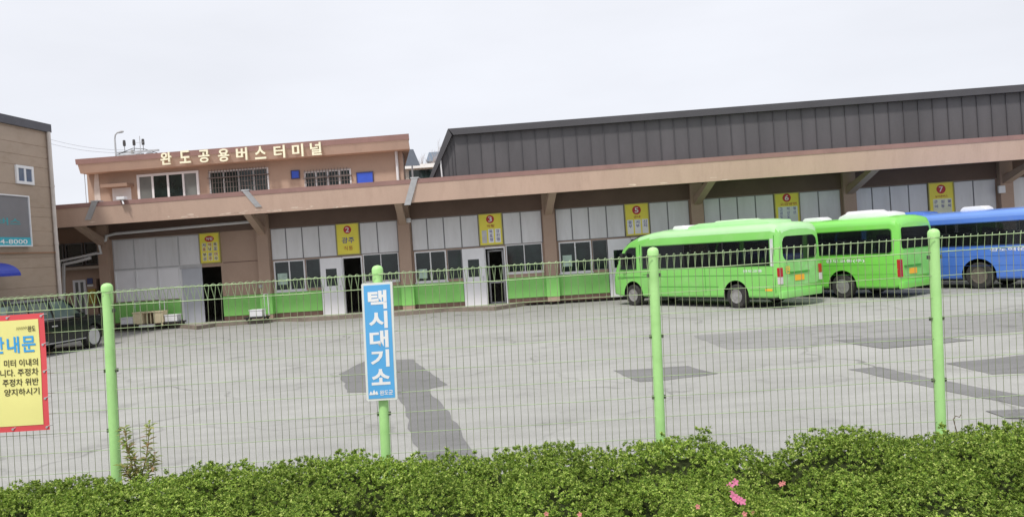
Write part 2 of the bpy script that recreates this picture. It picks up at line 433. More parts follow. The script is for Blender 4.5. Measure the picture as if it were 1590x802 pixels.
# openings per bay: [window pair, narrow pane, doorway, right panes]
ZP0, ZP1 = 2.30, 3.51
holes = []
for k in range(6):
    c = COLS[k]
    holes += [(c + .3, c + 1.50, 1.17, 2.26), (c + 1.54, c + 2.08, 1.17, 2.26), (c + 2.08, c + 3.70, .12, 2.25), (c + 3.74, c + 5.1, 1.3, 2.30)]
d1 = fbox(281, 411, 346, 496)
holes.append((d1[0], d1[1], .12, 2.22))
wb = MB(); wall_grid(wb, UL, UR, .3, ZF0 + .108, holes, 0, .2)
wb.build('front_wall', TAN, term)
pl = MB()
segs = [(UL, d1[0])] + [(d1[1], COLS[0] + 2.08)] + [(COLS[k] + 3.70, COLS[k + 1] + 2.08) for k in range(5)] + [(COLS[5] + 3.7, UR)]
for a, b in segs: pl.box(a, b, -.012, .2, .1, .3)
pl.build('plinth', BASEBR, term)
gb = MB()
for a, b in segs: gb.box(a + .002, b - .002, -.03, -.004, .302, 1.06)
gb.build('green_dado', GREEN, term)
inn = MB()                                  # dim hall behind the openings
inn.box(UL, UR, 5.0, 5.1, .1, 4.3).box(UL, UR, .22, 5.0, .08, .11).box(UL, UR, .22, 5.0, 3.4, 3.45)
inn.build('hall_interior', mat('hall_wall', (.24, .23, .21), .9), term)
for k in range(6):
    for x, z in ((3.0, .9), (4.3, 1.15)):
        q = MB(); q.box(COLS[k] + x, COLS[k] + x + .4, 2.6, 3.0, .112, .112 + z * .5); q.box(COLS[k] + x, COLS[k] + x + .4, 2.96, 3.02, .112 + z * .5, .112 + z)
        q.build('hall_seat', mat('hall_furniture', (.12, .11, .10), .6), term)
body = MB(); body.box(UA - 2, UR, 5.12, 14, 0, 4.8); body.box(UA - 2, UA - 1.8, .2, 5.1, 0, 4.3)
body.build('rear_block', TAN, term)

# columns and brackets
for i, c in enumerate(COLS):
    cb = MB(); cb.box(c - .22, c + .22, -.26, .1, .12, ZF0 + .108); cb.build('column', TAN, term)
    g2 = MB(); g2.box(c - .235, c + .235, -.275, -.045, .3, 1.06); g2.build('column_dado', GREEN, term)
    b = MB(); b.prism([(-.265, 3.30), (-.265, 3.58), (-VF + .45, ZF0 + .1), (-VF + .225, ZF0 + .1), (-VF + .225, ZF0 + .01)], 'x', c - .13, c + .13); b.v = [(x + .13 * (-y - .26), y, z) for x, y, z in b.v]; b.build('bracket', TAN, term)
ce = fp(167, 430)[0]
cb = MB(); cb.box(ce - .2, ce + .2, -.2, .1, .12, ZF0 + .108); cb.build('column', TAN, term)
b = MB(); b.prism([(-.205, 3.30), (-.205, 3.58), (-VF + .45, ZF0 + .1), (-VF + .225, ZF0 + .1), (-VF + .225, ZF0 + .01)], 'x', ce - .13, ce + .13); b.v = [(x + .13 * (-y - .2), y, z) for x, y, z in b.v]; b.build('bracket', TAN, term)

# canopy slab with its sloped fascia
cp = MB(); cp.prism([(-VF + .05, ZF0), (-VF - .06, ZF1 - .15), (-VF + .15, ZF1 - .15), (-VF + .15, 4.55), (.3, 4.55), (.3, ZF0 + .11), (-VF + .22, ZF0 + .11), (-VF + .22, ZF0)], 'x', UA - 1.8, UR)
cp.box(UA - 1.8, UL + .5, .302, 5.1, 4.2, 4.5)
cp.build('canopy', FASCIA, term)
cs = MB(); cs.prism([(-VF - .075, ZF1 - .15), (-VF - .09, ZF1), (-VF + .18, ZF1), (-VF + .18, ZF1 - .15)], 'x', UA - 1.8, UR); cs.build('canopy_coping', REDSTRIP, term)
BEAM = mat('dark_brown_beam', (.15, .10, .078), .8, .12, 1.2, .05, 40)  # one even dark brown for beam and soffit, far darker than the wall
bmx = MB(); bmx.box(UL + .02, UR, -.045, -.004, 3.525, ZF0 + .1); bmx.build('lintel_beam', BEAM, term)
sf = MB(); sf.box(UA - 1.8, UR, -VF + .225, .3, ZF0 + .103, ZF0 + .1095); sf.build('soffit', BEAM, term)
pe = MB(); rg = random.Random(3)
for _ in range(34):
    u = rg.choice((rg.uniform(-8.5, 2.5), rg.uniform(-8.5, 2.5), rg.uniform(3, 26))); z = ZF0 + rg.uniform(.02, .13); k = rg.randint(6, 9); a_ = rg.uniform(.05, .22); b_ = rg.uniform(.012, .04)
    def ysl(zz): return -VF + .05 - .11 * (zz - ZF0) / (ZF1 - .15 - ZF0) - .0025
    pts = []
    for i in range(k):
        t = 2 * math.pi * i / k; zz = z + b_ * math.sin(t) * rg.uniform(.5, 1.2); pts.append((u + a_ * math.cos(t) * rg.uniform(.6, 1.2), ysl(zz), zz))
    pe.add(pts, [tuple(range(k))])
pe.build('peeled_paint', mat('bared_render', (.66, .52, .42), .9, .15, 8), term)  # pale spots where the fascia paint has peeled along its lower edge
# batten lights and roof chutes
for px, py in ((291, 342), (529, 327), (981, 293), (1452, 255)):
    u, _ = fp(px, py, VF - .3); lb = MB(); lb.box(u - .28, u + .28, -VF + .22, -VF + .34, ZF0 + .03, ZF0 + .105); lb.build('batten_light', ALU, term, bevel=.01)
for (xa, ya, xb, yb) in ((147, 311, 135, 341), (381, 299, 401, 321), (644, 280, 632, 318)):
    a, b2 = fp(xa, ya, VF + .1), fp(xb, yb, VF + .06)
    ch = MB(); dx = b2[0] - a[0]; wd = .11
    za, zb = ZF1 + .01, b2[1]
    y0, y1 = -VF - .12, -VF - .02
    ch.add([(a[0] - wd, y0, za), (a[0] + wd, y0, za), (b2[0] + wd, y1, zb), (b2[0] - wd, y1, zb),
            (a[0] - wd, y0 + .06, za), (a[0] + wd, y0 + .06, za), (b2[0] + wd, y1 + .06, zb), (b2[0] - wd, y1 + .06, zb)],
           [(0, 1, 2, 3), (7, 6, 5, 4), (0, 4, 5, 1), (2, 6, 7, 3), (1, 5, 6, 2), (3, 7, 4, 0)])
    ch.box(a[0] - wd * 1.3, a[0] + wd * 1.3, y0 - .01, -VF + .2, za + .002, za + .05)
    ch.build('rain_chute', METALG, term)

# bays: upper panels, windows, doors
def window(x0, x1, z0, z1, bars, glass=GLASS, y=.06, t=.05, parent=term, fm=ALU, d=.08):
    f = frame_mb(x0, x1, z0, z1, y, t, d, bars).build('window', fm, parent)
    p = MB(); p.box(x0 + t * .6, x1 - t * .6, y - d * .5, y - d * .5 + .012, z0 + t * .6, z1 - t * .6); p.build('pane', glass, f)
    return f
PE = [.25, .84, 1.47, 2.12, 2.78]
for k in range(6):
    c = COLS[k]
    xs = [(PE[i], PE[i + 1]) for i in range(4)] + [(3.69, 4.36), (4.36, 5.14)]
    jb = MB(); jb.box(c + .25, c + 5.14, -.012, -.003, ZP0 + .01, ZP1 - .002); jb.build('panel_backing', JOINT, term)
    for a, b in xs:
        p = MB(); p.box(c + a + .022, c + b - .022, -.04, -.014, ZP0 + .035, ZP1 - .03); p.build('upper_panel', PANEL, term, bevel=.006)
    window(c + .3, c + 1.50, 1.12, 2.27, (c + .9,), y=.02)
    window(c + 1.54, c + 2.08, 1.17, 2.26, (), t=.025, fm=JOINT)
    window(c + 3.74, c + 5.1, 1.25, 2.30, (c + 4.42,), t=.035)
    if k in (0, 1, 2):
        pz = R.uniform(1.25, 1.4); q = MB(); q.box(c + .42, c + .42 + R.uniform(.3, .42), -.032, -.029, pz, pz + R.uniform(.3, .5)); q.build('window_notice', mat('pale_green_paper', (.42, .55, .48), .6, .2, 8), term)
    sl = MB(); sl.box(c + .26, c + 1.53, -.06, .0, 1.07, 1.115).box(c + 3.72, c + 5.12, -.06, 0, 1.2, 1.245); sl.build('window_sill', ALU, term)
    # white leaf with a small pane, beside the dark doorway
    dl = MB(); x0, x1 = c + 2.10, c + 2.93
    wall_grid(dl, x0, x1, .13, 2.26, [(x0 + .2, x0 + .62, 1.2, 1.85)], -.075, .045)
    dd = dl.build('door', DOORW, term)
    g = MB(); g.box(x0 + .2, x0 + .62, -.055, -.045, 1.2, 1.85); g.build('door_pane', GLASS, dd)
    h = MB(); h.tube([(x1 - .08, -.08, 1.0), (x1 - .08, -.12, 1.0), (x1 - .08, -.12, 1.2), (x1 - .08, -.08, 1.2)], .012, 6); h.build('door_handle', METALG, dd)
    fr = MB(); fr.box(x1 + .002, x1 + .04, -.04, .1, .13, 2.25).box(c + 3.66, c + 3.71, -.05, .12, .13, 2.27).box(x1 + .04, c + 3.66, -.04, .1, 2.2, 2.27)
    fr.build('door_frame', ALU, term)
    # far leaf standing open inside the doorway of the third gate
    if k in (1, 3):
        ol = MB(); frame_mb(c + 3.0, c + 3.6, .13, 2.15, .5, .06, .05, (), ol); ol.box(c + 3.06, c + 3.54, .46, .48, .9, .97)
        ol.build('inner_door_frame', METALG, term)
# first bay: four panels over white blinds, one grey leaf and the open doorway
px = [176, 208.5, 243, 278, 311]
us = [fp(x, 388)[0] for x in px]
jb = MB(); jb.box(us[0] - .03, us[4] + .02, -.012, -.003, 1.1, 3.5); jb.build('panel_backing', mat('pale_joint', (.5, .5, .51), .6), term)
for i in range(4):
    p = MB(); p.box(us[i] + .03, us[i + 1] - .03, -.04, -.014, 2.36, 3.46); p.build('upper_panel', PANEL, term, bevel=.006)
    if i < 3:
        f = frame_mb(us[i] + .01, us[i + 1] - .01, 1.1, 2.30, -.014, .05, .05).build('window', ALU, term)
        p = MB(); p.box(us[i] + .05, us[i + 1] - .05, -.035, -.02, 1.14, 2.26); p.build('blind', BLIND, f)
g = fbox(286, 412, 317, 496)
dl = MB(); dl.box(d1[0] + .02, d1[0] + .12, -.04, .02, .13, 2.2); dl.build('door_frame', ALU, term)
dl = MB(); dl.box(g[0], g[1], -.075, -.035, .13, 2.2)
dl.box(g[0] + .09, g[1] - .09, -.08, -.0745, 1.2, 2.08); dl.box(g[0] + .09, g[1] - .09, -.08, -.0745, .3, 1.05)
dd = dl.build('door', DOORG, term, bevel=.004)
h = MB(); h.tube([(g[1] - .07, -.08, 1.0), (g[1] - .07, -.12, 1.0), (g[1] - .07, -.12, 1.2), (g[1] - .07, -.08, 1.2)], .012, 6); h.build('door_handle', METALG, dd)
cr = MB(); cr.box(d1[1] + .1, COLS[0] - .3, -.006, -.0, 2.33, 2.36); cr.build('wall_joint', BASEBR, term)
# wall boxes
def small_box(px_, py_, v, w_, h_, d_, name, m):
    u, z = fp(px_, py_, v); o = MB(); o.box(u - w_ / 2, u + w_ / 2, -v - d_, -v, z - h_ / 2, z + h_ / 2); return o.build(name, m, term, bevel=.01)
small_box(635, 342, .262, .16, .16, .12, 'wall_lamp', ALU)
small_box(1554, 294, .262, .22, .26, .1, 'meter_box', ALU)
small_box(405, 444, .262, .12, .12, .08, 'junction_box', METALG)
# roof camera on the coping
u, z = fp(194, 311, VF); cmx = MB(); cmx.box(u - .14, u + .14, -VF - .3, -VF - .05, ZF1 + .01, ZF1 + .11); cmx.tube([(u, -VF - .2, ZF1 + .04), (u + .1, -VF - .28, ZF1 - .16)], .03, 6)
cmx.build('roof_camera', ALU, term, bevel=.01)

# annex at the left end under the canopy
aw = MB(); a0 = UA - 1.8
dA = fbox(134, 434, 150, 484)
dB = fbox(107, 432, 127, 484)
wall_grid(aw, a0, UL + .02, .0, 2.45, [(fp(142, 450)[0], fp(151, 450)[0], .12, 2.05)], .35, .15)
aw.box(a0, UL, 1.7, 1.8, 2.3, 4.2)
aw.build('annex_wall', TAN, term)
lg = MB(); lg.box(a0, fp(160, 415)[0], -.15, 1.65, 2.452, 2.56); lg.build('annex_ledge', mat('ledge_concrete', (.36, .30, .25), .9, .15, 3), term)
xw = [fp(x, 380, -1.7)[0] for x in (70, 101, 131, 154)]
for i in range(3): window(xw[i] + .04, xw[i + 1] - .04, 2.62, 3.55, (), y=1.69, t=.05, fm=JOINT)
f = frame_mb(dB[0], dB[1], .13, 2.05, .34, .09, .05, ((dB[0] + dB[1]) / 2,)).build('door', ALU, term)
p = MB(); p.box(dB[0] + .08, dB[1] - .08, .305, .315, .2, 1.98); p.build('door_pane', GLASSG, f)
bs = fbox(128, 432, 136, 441); p = MB(); p.box(bs[0], bs[1], .3, .345, bs[2], bs[3]); p.build('door_plate', mat('navy_plate', (.07, .09, .22), .5), term)
bs = fbox(128, 442, 137, 445); p = MB(); p.box(bs[0], bs[1], .3, .345, bs[2], bs[3]); p.build('door_plate', WHITE, term)
bs = fbox(131, 449, 142, 472); p = MB(); p.box(bs[0], bs[1], .28, .345, bs[2], bs[3]); p.build('notice_board', mat('ochre_board', (.42, .30, .05), .6), term)
# white pipe running along the front
pp = [(92, 490), (93, 405), (150, 393), (157, 393), (153, 377), (164, 373), (165, 366), (180, 362.5), (240, 357), (330, 349), (402, 343)]
pts = []
for i, (x, y) in enumerate(pp):
    u, z = fp(x, y, .25 if i > 1 else .3); pts.append((u, -.25 if i > 1 else -.3, max(z, .02)))
p = MB(); p.tube(pts, .055, 8); p.build('drain_pipe', PIPEW, term, smooth=True)
pts = [(fp(98, 490, .3)[0], -.3, .02), (fp(99, 410, .3)[0], -.3, fp(99, 410, .3)[1]), (fp(118, 406, .3)[0], -.28, fp(118, 406, .3)[1]), (fp(140, 400, .3)[0], -.28, fp(140, 400, .3)[1])]
p = MB(); p.tube(pts, .06, 8); p.build('drain_pipe', PIPEW, term, smooth=True)

# upper storey
V2 = .0
s0, s1 = fp(136, 290)[0], fp(626, 260)[0]
zt = [fp(x, y, .6)[1] for x, y in ((113, 245), (636, 211))]; zb = [fp(x, y, .6)[1] for x, y in ((125, 265.5), (634, 234))]
ZT, ZB = sum(zt) / 2, sum(zb) / 2
f0, f1 = fp(119, 255, .6)[0], fp(635, 222, .6)[0]
wins2 = [fbox(214, 268, 310, 310), fbox(325, 263, 418, 302), fbox(473, 264, 546, 294)]
sq = [fbox(453.5, 265.5, 464.5, 276.5), fbox(555, 268, 579, 284)]
vent = fbox(175, 291, 204, 312)
hl = [(a + .03, b - .03, max(c, 4.6) + .03, d - .03) for a, b, c, d in wins2 + [vent]]
uw = MB(); wall_grid(uw, s0, s1, 4.56, ZB + .05, hl, 0, .2); uw.prism([(s0, .9), (s1 - .12, .9), (s1 - 1.9, 8), (s0, 8)], 'z', 4.56, ZB + .05); uw.build('upper_wall', TAN, term)
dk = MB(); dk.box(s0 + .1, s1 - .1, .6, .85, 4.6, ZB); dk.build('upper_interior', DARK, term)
def slab(mb, xa, xb_, zlo, zhi, ylo, yhi):
    P = [(xa, -1), (xb_, -1), (xb_ - 2.1, 8.4), (xa, 8.4)]
    mb.add([(x, y if y > 0 else ylo, zlo) for x, y in P] + [(x, y if y > 0 else yhi, zhi) for x, y in P], [(3, 2, 1, 0), (4, 5, 6, 7)] + [(i, (i + 1) % 4, 4 + (i + 1) % 4, 4 + i) for i in range(4)])
fs_ = MB(); slab(fs_, f0 + .06, f1, ZB, ZT - .2, -.5, -.64); fs_.build('upper_fascia', FASCIA, term)
fr = MB(); slab(fr, f0, f1 + .03, ZT - .2, ZT, -.655, -.68); fr.build('upper_coping', REDSTRIP, term)
a, b, c, d = wins2[0]; q = (b - a) / 4
f = frame_mb(a, b, c, d, .04, .09, .09, (a + q, a + 2 * q, a + 3 * q)).build('window', ALU, term)
for i in range(4):
    p = MB(); p.box(a + q * i + .05, a + q * (i + 1) - .05, -.02, -.01, c + .05, d - .05); p.build('pane', GLASSG if i in (0, 3) else GLASS, f)
for a, b, c, d in wins2[1:]:
    q = (b - a) / 4
    f = window(a, b, c, d, (a + q, a + 2 * q, a + 3 * q), glass=GLASSG if a > 0 else GLASS, y=.05, t=.06)
    gr = MB()
    x = a + .06
    while x < b - .03: gr.box(x - .009, x + .009, -.13, -.112, c - .02, d + .05); x += .115
    z = c + .1
    while z < d + .04: gr.box(a, b, -.111, -.098, z - .008, z + .008); z += .2
    gr.box(a - .03, b + .03, -.135, -.03, d - .28, d - .25)
    gr.build('window_grille', mat('grille_iron', (.16, .13, .12), .6), f)
for a, b, c, d in sq:
    f = frame_mb(a - .03, b + .03, c - .03, d + .03, -.005, .03, .05).build('window', mat('navy_frame', (.05, .05, .13), .5), term)
    p = MB(); p.box(a, b, -.035, -.003, c, d); p.build('shutter', BLUEP, f)
a, b, c, d = vent
p = MB(); p.box(a, b, -.02, .02, c, d)
for i in range(8): p.box(a + .02, b - .02, -.04, -.02, c + (d - c) * (i + .2) / 8, c + (d - c) * (i + .55) / 8)
p.build('louvre', ALU, term)
a, b, c, d = fbox(167, 286.5, 208, 291.5); p = MB(); p.box(a, b, -.5, -.002, c, d); p.build('window_hood', mat('hood_concrete', (.30, .20, .15), .9), term)
u, _ = fp(617.5, 260); p = MB(); p.tube([(u, -.09, ZB), (u, -.09, 4.6)], .055, 8); p.build('downpipe', PIPEW, term, smooth=True)
a, b, c, d = fbox(147, 270, 155, 312); p = MB()
p.add([(a + .04, -.012, d), (b - .02, -.012, d + .1), (b + .02, -.012, 4.6), (a - .03, -.012, 4.6), (a - .02, -.012, (c + d) / 2)], [(0, 4, 3, 2, 1)])
p.build('filler_patch', mat('white_filler', (.62, .56, .52), .8, .1, 6), term)
# overflow pipe and loose wire at the left end
p = MB(); x0 = fp(128, 260, .5)[0]; p.tube([(x0, -.4, ZB), (fp(134, 310, .5)[0], -.5, 4.87)], .012, 5); p.build('cable', mat('cable_grey', (.3, .3, .32), .6), term)

# dark metal roof over the waiting hall
VR = 1.95
r = [fp(669, 278, VR), fp(697, 200, VR), fp(1590, 132, VR)]
rz1 = (r[1][1] + r[2][1]) / 2; rz0 = 4.56
xb, xt = r[0][0] - .05, r[1][0]
RX1 = UR
rw = MB(); rw.prism([(xb - .02, rz0), (xt + .06, rz1 - .1), (RX1, rz1 - .1), (RX1, rz0)], 'y', -VR + .12, 6.0); rw.build('metal_roof', ROOFM, term)
sm = MB(); x = xt + .12; kk = 0
for xx in (xt - .32, xt - .12, xt + .02):
    zt3 = rz0 + (rz1 - rz0) * min(1, (xx - xb) / (xt - xb)) - .2; sm.box(xx - .012, xx + .012, -VR + .09, -VR + .121, rz0, min(zt3, rz1 - .2))
while x < RX1:
    sm.prism([(x - .014, -VR + .121), (x - .014, -VR + .085), (x + .014, -VR + .085), (x + .014, -VR + .121)], 'z', rz0, rz1 - .2); x += .478 + R.uniform(-.012, .012); kk += 1
sm.build('roof_seam', ROOFT, term)
tr = MB(); t = .23
tr.prism([(xt - .02, rz1), (xt + .16, rz1 - t), (RX1, rz1 - t), (RX1, rz1)], 'y', -VR - .1, 6.2)
tr.prism([(xb - .1, rz0), (xt - .02, rz1), (xt + .10, rz1 - t), (xb + .01, rz0)], 'y', -VR - .1, 6.2)
tr.build('roof_trim', ROOFT, term)
p = MB(); u = fp(686, 262, VR)[0]; p.tube([(u, -VR - .02, 4.6), (u - .03, -VR - .02, fp(686, 244, VR)[1])], .03, 6); p.build('vent_pipe', PIPEW, term)
u, z = fp(863, 187, 0); p = MB(); p.box(u - .18, u + .18, 2.0, 2.4, rz1, rz1 + .42); p.box(u - .26, u + .26, 1.9, 2.5, rz1 + .422, rz1 + .5); p.build('roof_vent', METALG, term)

# rooftop lettering
lt = thing('sign_lettering', 'row of nine cream Korean letters along the upper fascia', 'lettering', tuple(T0), -GAM)
for ch, px_, py_ in zip('완도공용버스터미널', (258, 287.5, 317, 347.5, 375.5, 404.5, 434, 462.5, 490.5), (246, 243.5, 242.5, 241, 239, 237, 235.5, 233.5, 231)):
    u, z = fp(px_, py_, .7); h = .235; wd = .21
    p = MB(); put_text(p, ch, u - wd, u + wd, z - h, z + h, -.66, .022, .07); p.build('letter', CREAM, lt)

# yellow gate signs
def gate_sign(cx, w_, z0, z1, label, fill):
    s = thing('gate_sign', label, 'sign', tuple(T0 + TE * cx - TN * (-.045) + Vector((0, 0, z0))), -GAM, 'yellow gate signs over the doors')
    h = z1 - z0
    f = MB(); frame_mb(-w_ / 2, w_ / 2, 0, h, .03, .03, .075, (), f); f.build('frame', SIGNYW, s)
    p = MB(); p.box(-w_ / 2 + .03, w_ / 2 - .03, -.03, .03, .03, h - .03); p.build('board', SIGNY, s)
    fill(s, w_, h)
    return s
def disc(s, x, z, r, m, y=-.033, sx=1.0):
    p = MB(); p.prism([(x + sx * r * math.cos(t * math.pi / 12), z + r * math.sin(t * math.pi / 12)) for t in range(24)], 'y', y, y + .002); p.build('roundel', m, s)
def txt(s, body, x0, x1, z0, z1, m, y=-.036, bold=.02, name='lettering'):
    p = MB(); put_text(p, body, x0, x1, z0, z1, y, bold); return p.build(name, m, s)
def strip(s, x0, x1, z0, z1, m=WHITE):
    p = MB(); p.box(x0, x1, -.034, -.031, z0, z1); p.build('name_strip', m, s)
def vtext(s, body, xc, w_, ztop, hh, m, gap=.02):
    for i, ch in enumerate(body):
        z1 = ztop - i * (hh + gap); txt(s, ch, xc - w_ / 2, xc + w_ / 2, z1 - hh, z1, m, bold=.015, y=-.037)
def fill1(s, w_, h):
    disc(s, 0, h * .80, .115, SRED, sx=1.6); txt(s, '직행', -.13, .13, h * .75, h * .85, WHITE)
    for r_, z in enumerate((h * .60, h * .46, h * .28, h * .14)):
        for i, x in enumerate((-.22, 0, .22)):
            ch = ['서해목', '울남포', '부광여', '산주수'][r_][i]
            strip(s, x - .085, x + .085, z - .065, z + .085, mat('pale_strip', (.80, .76, .45), .5))
            txt(s, ch, x - .06, x + .06, z - .05, z + .07, [SBLUE, SBRN, SBLK][(i + r_) % 3], y=-.037)
def fill2(s, w_, h):
    disc(s, 0, h * .80, .15, SRED); txt(s, '2', -.07, .07, h * .73 - .01, h * .87 + .01, WHITE, bold=.012)
    txt(s, '광주', -.24, .24, h * .37, h * .56, SBLUE, bold=.01); txt(s, '직통', -.17, .17, h * .14, h * .28, SBRN, bold=.005)
def fill3(s, w_, h):
    disc(s, 0, h * .82, .15, SRED); txt(s, '3', -.07, .07, h * .75 - .01, h * .89 + .01, WHITE, bold=.012)
    txt(s, '직행', -.14, .14, h * .56, h * .65, SBRN)
    strip(s, -.34, -.16, h * .08, h * .48, mat('blank_strip', (.55, .55, .56), .5)); strip(s, -.1, .1, h * .08, h * .51); strip(s, .15, .36, h * .08, h * .51)
    vtext(s, '목포행', 0, .12, h * .48, .12, SBLUE, .03); vtext(s, '강진행', .255, .12, h * .48, .12, SBLUE, .03)
def fill5(s, w_, h):
    disc(s, 0, h * .79, .16, SRED); txt(s, '5', -.07, .07, h * .72 - .01, h * .86 + .01, WHITE, bold=.012)
    txt(s, '군내', -.12, .12, h * .54, h * .62, SBRN)
    for x, t_ in ((-.26, '동부'), (.01, '서부'), (.28, '신지')):
        strip(s, x - .11, x + .11, h * .06, h * .5); vtext(s, t_, x, .13, h * .47, .12, SBLUE)
def fill6(s, w_, h):
    disc(s, 0, h * .85, .15, SRED); txt(s, '6', -.07, .07, h * .78 - .01, h * .92 + .01, WHITE, bold=.012)
    txt(s, '고금방면', -.26, .34, h * .62, h * .70, SBRN)
    strip(s, -.33, .36, h * .04, h * .58, mat('pale_grey_sheet', (.68, .74, .70), .5))
    for x, t_ in ((-.22, '고금도'), (.03, '약산도'), (.25, '청산')): vtext(s, t_, x, .1, h * .56, .11, SBLUE, .03)
def fill7(s, w_, h):
    disc(s, .0, h * .79, .16, SRED); txt(s, '7', -.07, .07, h * .72 - .01, h * .86 + .01, WHITE, bold=.012)
    txt(s, '농어촌버스', -.22, .22, h * .54, h * .61, SBRN)
    strip(s, -.3, .34, h * .06, h * .5, mat('pale_cream_sheet', (.74, .76, .58), .5))
    for x, t_ in ((-.2, '군외'), (.03, '원동'), (.26, '불목')): vtext(s, t_, x, .12, h * .46, .11, SBLUE, .05)
SZ0, SZ1 = ZP0 + .03, ZP1
a = fbox(311, 358, 343, 406)
gate_sign((a[0] + a[1]) / 2, .8, 2.36, 3.52, 'yellow gate sign with red oval, over the open grey door', fill1)
for k, lab, fn in ((0, 'yellow gate sign with red number 2 and two big blue letters', fill2), (1, 'yellow gate sign with red number 3 and one blank grey strip', fill3),
                   (2, 'yellow gate sign with red number 5 above three white strips', fill5), (3, 'yellow gate sign number 6 with a pale sheet, above the front green minibus', fill6),
                   (4, 'yellow gate sign with red number 7 above the blue bus', fill7)):
    gate_sign(COLS[k] + 3.235, .88, SZ0, SZ1, lab, fn)

# ------------------------------------------------------------------ building at the left
LX, LY = depth_at(81.5, 300, 27.0).x, 27.0
LA = math.atan(.092)
# local x runs along the wall from the far corner towards the camera, local y into the building (to the left)
left = thing('corrugated_building', 'tan two-storey building with horizontal metal siding and a blue awning', 'building', (LX, LY, 0), 0)
LD = Vector((-math.sin(LA), -math.cos(LA), 0)); LN = Vector((math.cos(LA), -math.sin(LA), 0))
left.matrix_world = Matrix(((LD.x, -LN.x, 0, LX), (LD.y, -LN.y, 0, LY), (0, 0, 1, 0), (0, 0, 0, 1)))
LO = Vector((LX, LY, 0))
def lp(px_, py_, v=0.0):
    d = ray(px_, py_); t = (LO + LN * v - CO).dot(LN) / d.dot(LN); P = CO + d * t
    return (P - LO).dot(LD), P.z
SIDING = mat('tan_metal_siding', (.385, .30, .235), .6, .06, .8, .03, 30, dirt=(.24, .17, .11), dirt_amt=.4, stretch=(1, 1, 2.5))
H0 = lp(82, 203)[1]; W_ = 8.0
sdg = MB(); z = 0.0; prof = []
while z < H0 - .2:
    hh = [.47, .30, .62, .38, .47, .70, .33][len(prof) % 7]; prof += [(0, z), (0, z + hh - .03), (.011, z + hh - .022), (.011, z + hh - .008)]; z += hh
prof.append((0, H0 - .1))
poly = prof + [(9.0, H0 - .1), (9.0, 0)]
sdg.prism([(p[0], p[1]) for p in poly], 'x', 0, W_); sdg.build('wall', SIDING, left)
rt = MB(); rt.box(-.04, W_, -.10, 9.1, H0 - .1, H0 + .17); rt.build('roof', mat('dark_roof_trim', (.07, .07, .085), .5), left)
(a, z1), (b, _), (_, z0) = lp(49.5, 265), lp(23, 270), lp(36, 286); z1 = lp(36, 257.5)[1]
f = frame_mb(a, b, z0, z1, -.004, .09, .06, ((a + b) / 2,)).build('window', ALU, left)
p = MB(); p.box(a + .06, b - .06, -.035, -.025, z0 + .06, z1 - .06); p.build('pane', mat('blue_pane', (.12, .16, .24), .1), f)
p = MB(); p.tube([(.1, -.08, H0 - .1), (.1, -.08, 0)], .062, 8)
for z in (1.5, 3.3, 5.2): p.lathe([(.075, z), (.075, z + .08)], 10, 'z', (.1, -.08, 0))
p.build('downpipe', mat('beige_pipe', (.55, .50, .46), .5, .1, 3), left, smooth=True)
a, za = lp(78, 392); b, zb_ = lp(0, 396)
p = MB(); p.tube([(a - .25, -.06, za), (W_, -.06, za)], .022, 6); p.build('gas_pipe', mat('rusty_pipe', (.30, .16, .09), .7), left)
# awning: quarter vault over a dark door
a, z0 = lp(-6, 428); z0 = lp(20, 428, .7)[1]; z1 = lp(2, 407.5, .1)[1]; b = a + 1.7
aw = MB(); arc = [(0.002 - .8 * math.sin(t * math.pi / 16), z0 + (z1 - z0) * math.cos(t * math.pi / 16)) for t in range(9)] + [(0.0, z0)]
aw.prism([(-.003 + p_[0], p_[1]) for p_ in arc], 'x', a, b); aw.build('awning', mat('blue_awning', (.02, .045, .38), .5, .08, 4), left)
p = MB(); p.box(a + .45, b - .1, -.03, -.004, .02, z0 - .1); dd = p.build('door', DARK, left)
p = MB(); frame_mb(a + .38, b - .03, .02, z0 - .03, -.004, .07, .06, (), p); p.build('door_frame', mat('navy_door_frame', (.03, .035, .07), .5), dd)
# billboard on the side wall
a, _ = lp(47, 340, .13); z0, z1, zs = lp(24, 383)[1], lp(24, 303.5)[1], lp(24, 368.5)[1]
bl = thing('wall_billboard', 'grey billboard with teal lower strip on the tan siding wall', 'billboard'); bl.matrix_world = left.matrix_world.copy()
bw = 3.4
f = MB(); frame_mb(a, a + bw, z0, z1, -.025, .04, .13, (), f); f.build('frame', ALU, bl)
p = MB(); p.box(a + .04, a + bw - .04, -.12, -.03, zs, z1 - .04); p.build('board', mat('grey_billboard', (.20, .20, .215), .4, .06, 2), bl)
p = MB(); p.box(a + .04, a + bw - .04, -.125, -.03, z0 + .04, zs - .004); p.build('lower_strip', mat('teal_strip', (.06, .40, .50), .5), bl)
TEAL = mat('teal_letters', (.06, .33, .37), .5)
def rtext(par, body, xa, xb, za, zb2, y, m, bold=.02):     # the wall's x runs from right to left as one reads it
    co, fs, _ = glyph(body, bold, 0)
    v = [(xb - p[0] * (xb - xa), y, za + p[1] * (zb2 - za)) for p in co]
    q = MB(); q.add(v, fs); q.build('lettering', m, par)
zc = lp(20, 345)[1]
rtext(bl, '완도군버스', a + .45, a + 2.9, zc - .1, zc + .12, -.124, TEAL)
rtext(bl, '여객', a + 1.3, a + 2.3, zc + .45, zc + .75, -.124, TEAL, .03)
zc = (z0 + zs) / 2
rtext(bl, '☎ 061-554-8000'.replace('☎ ', ''), a + .2, a + 2.6, zc - .06, zc + .08, -.129, WHITE, .01)

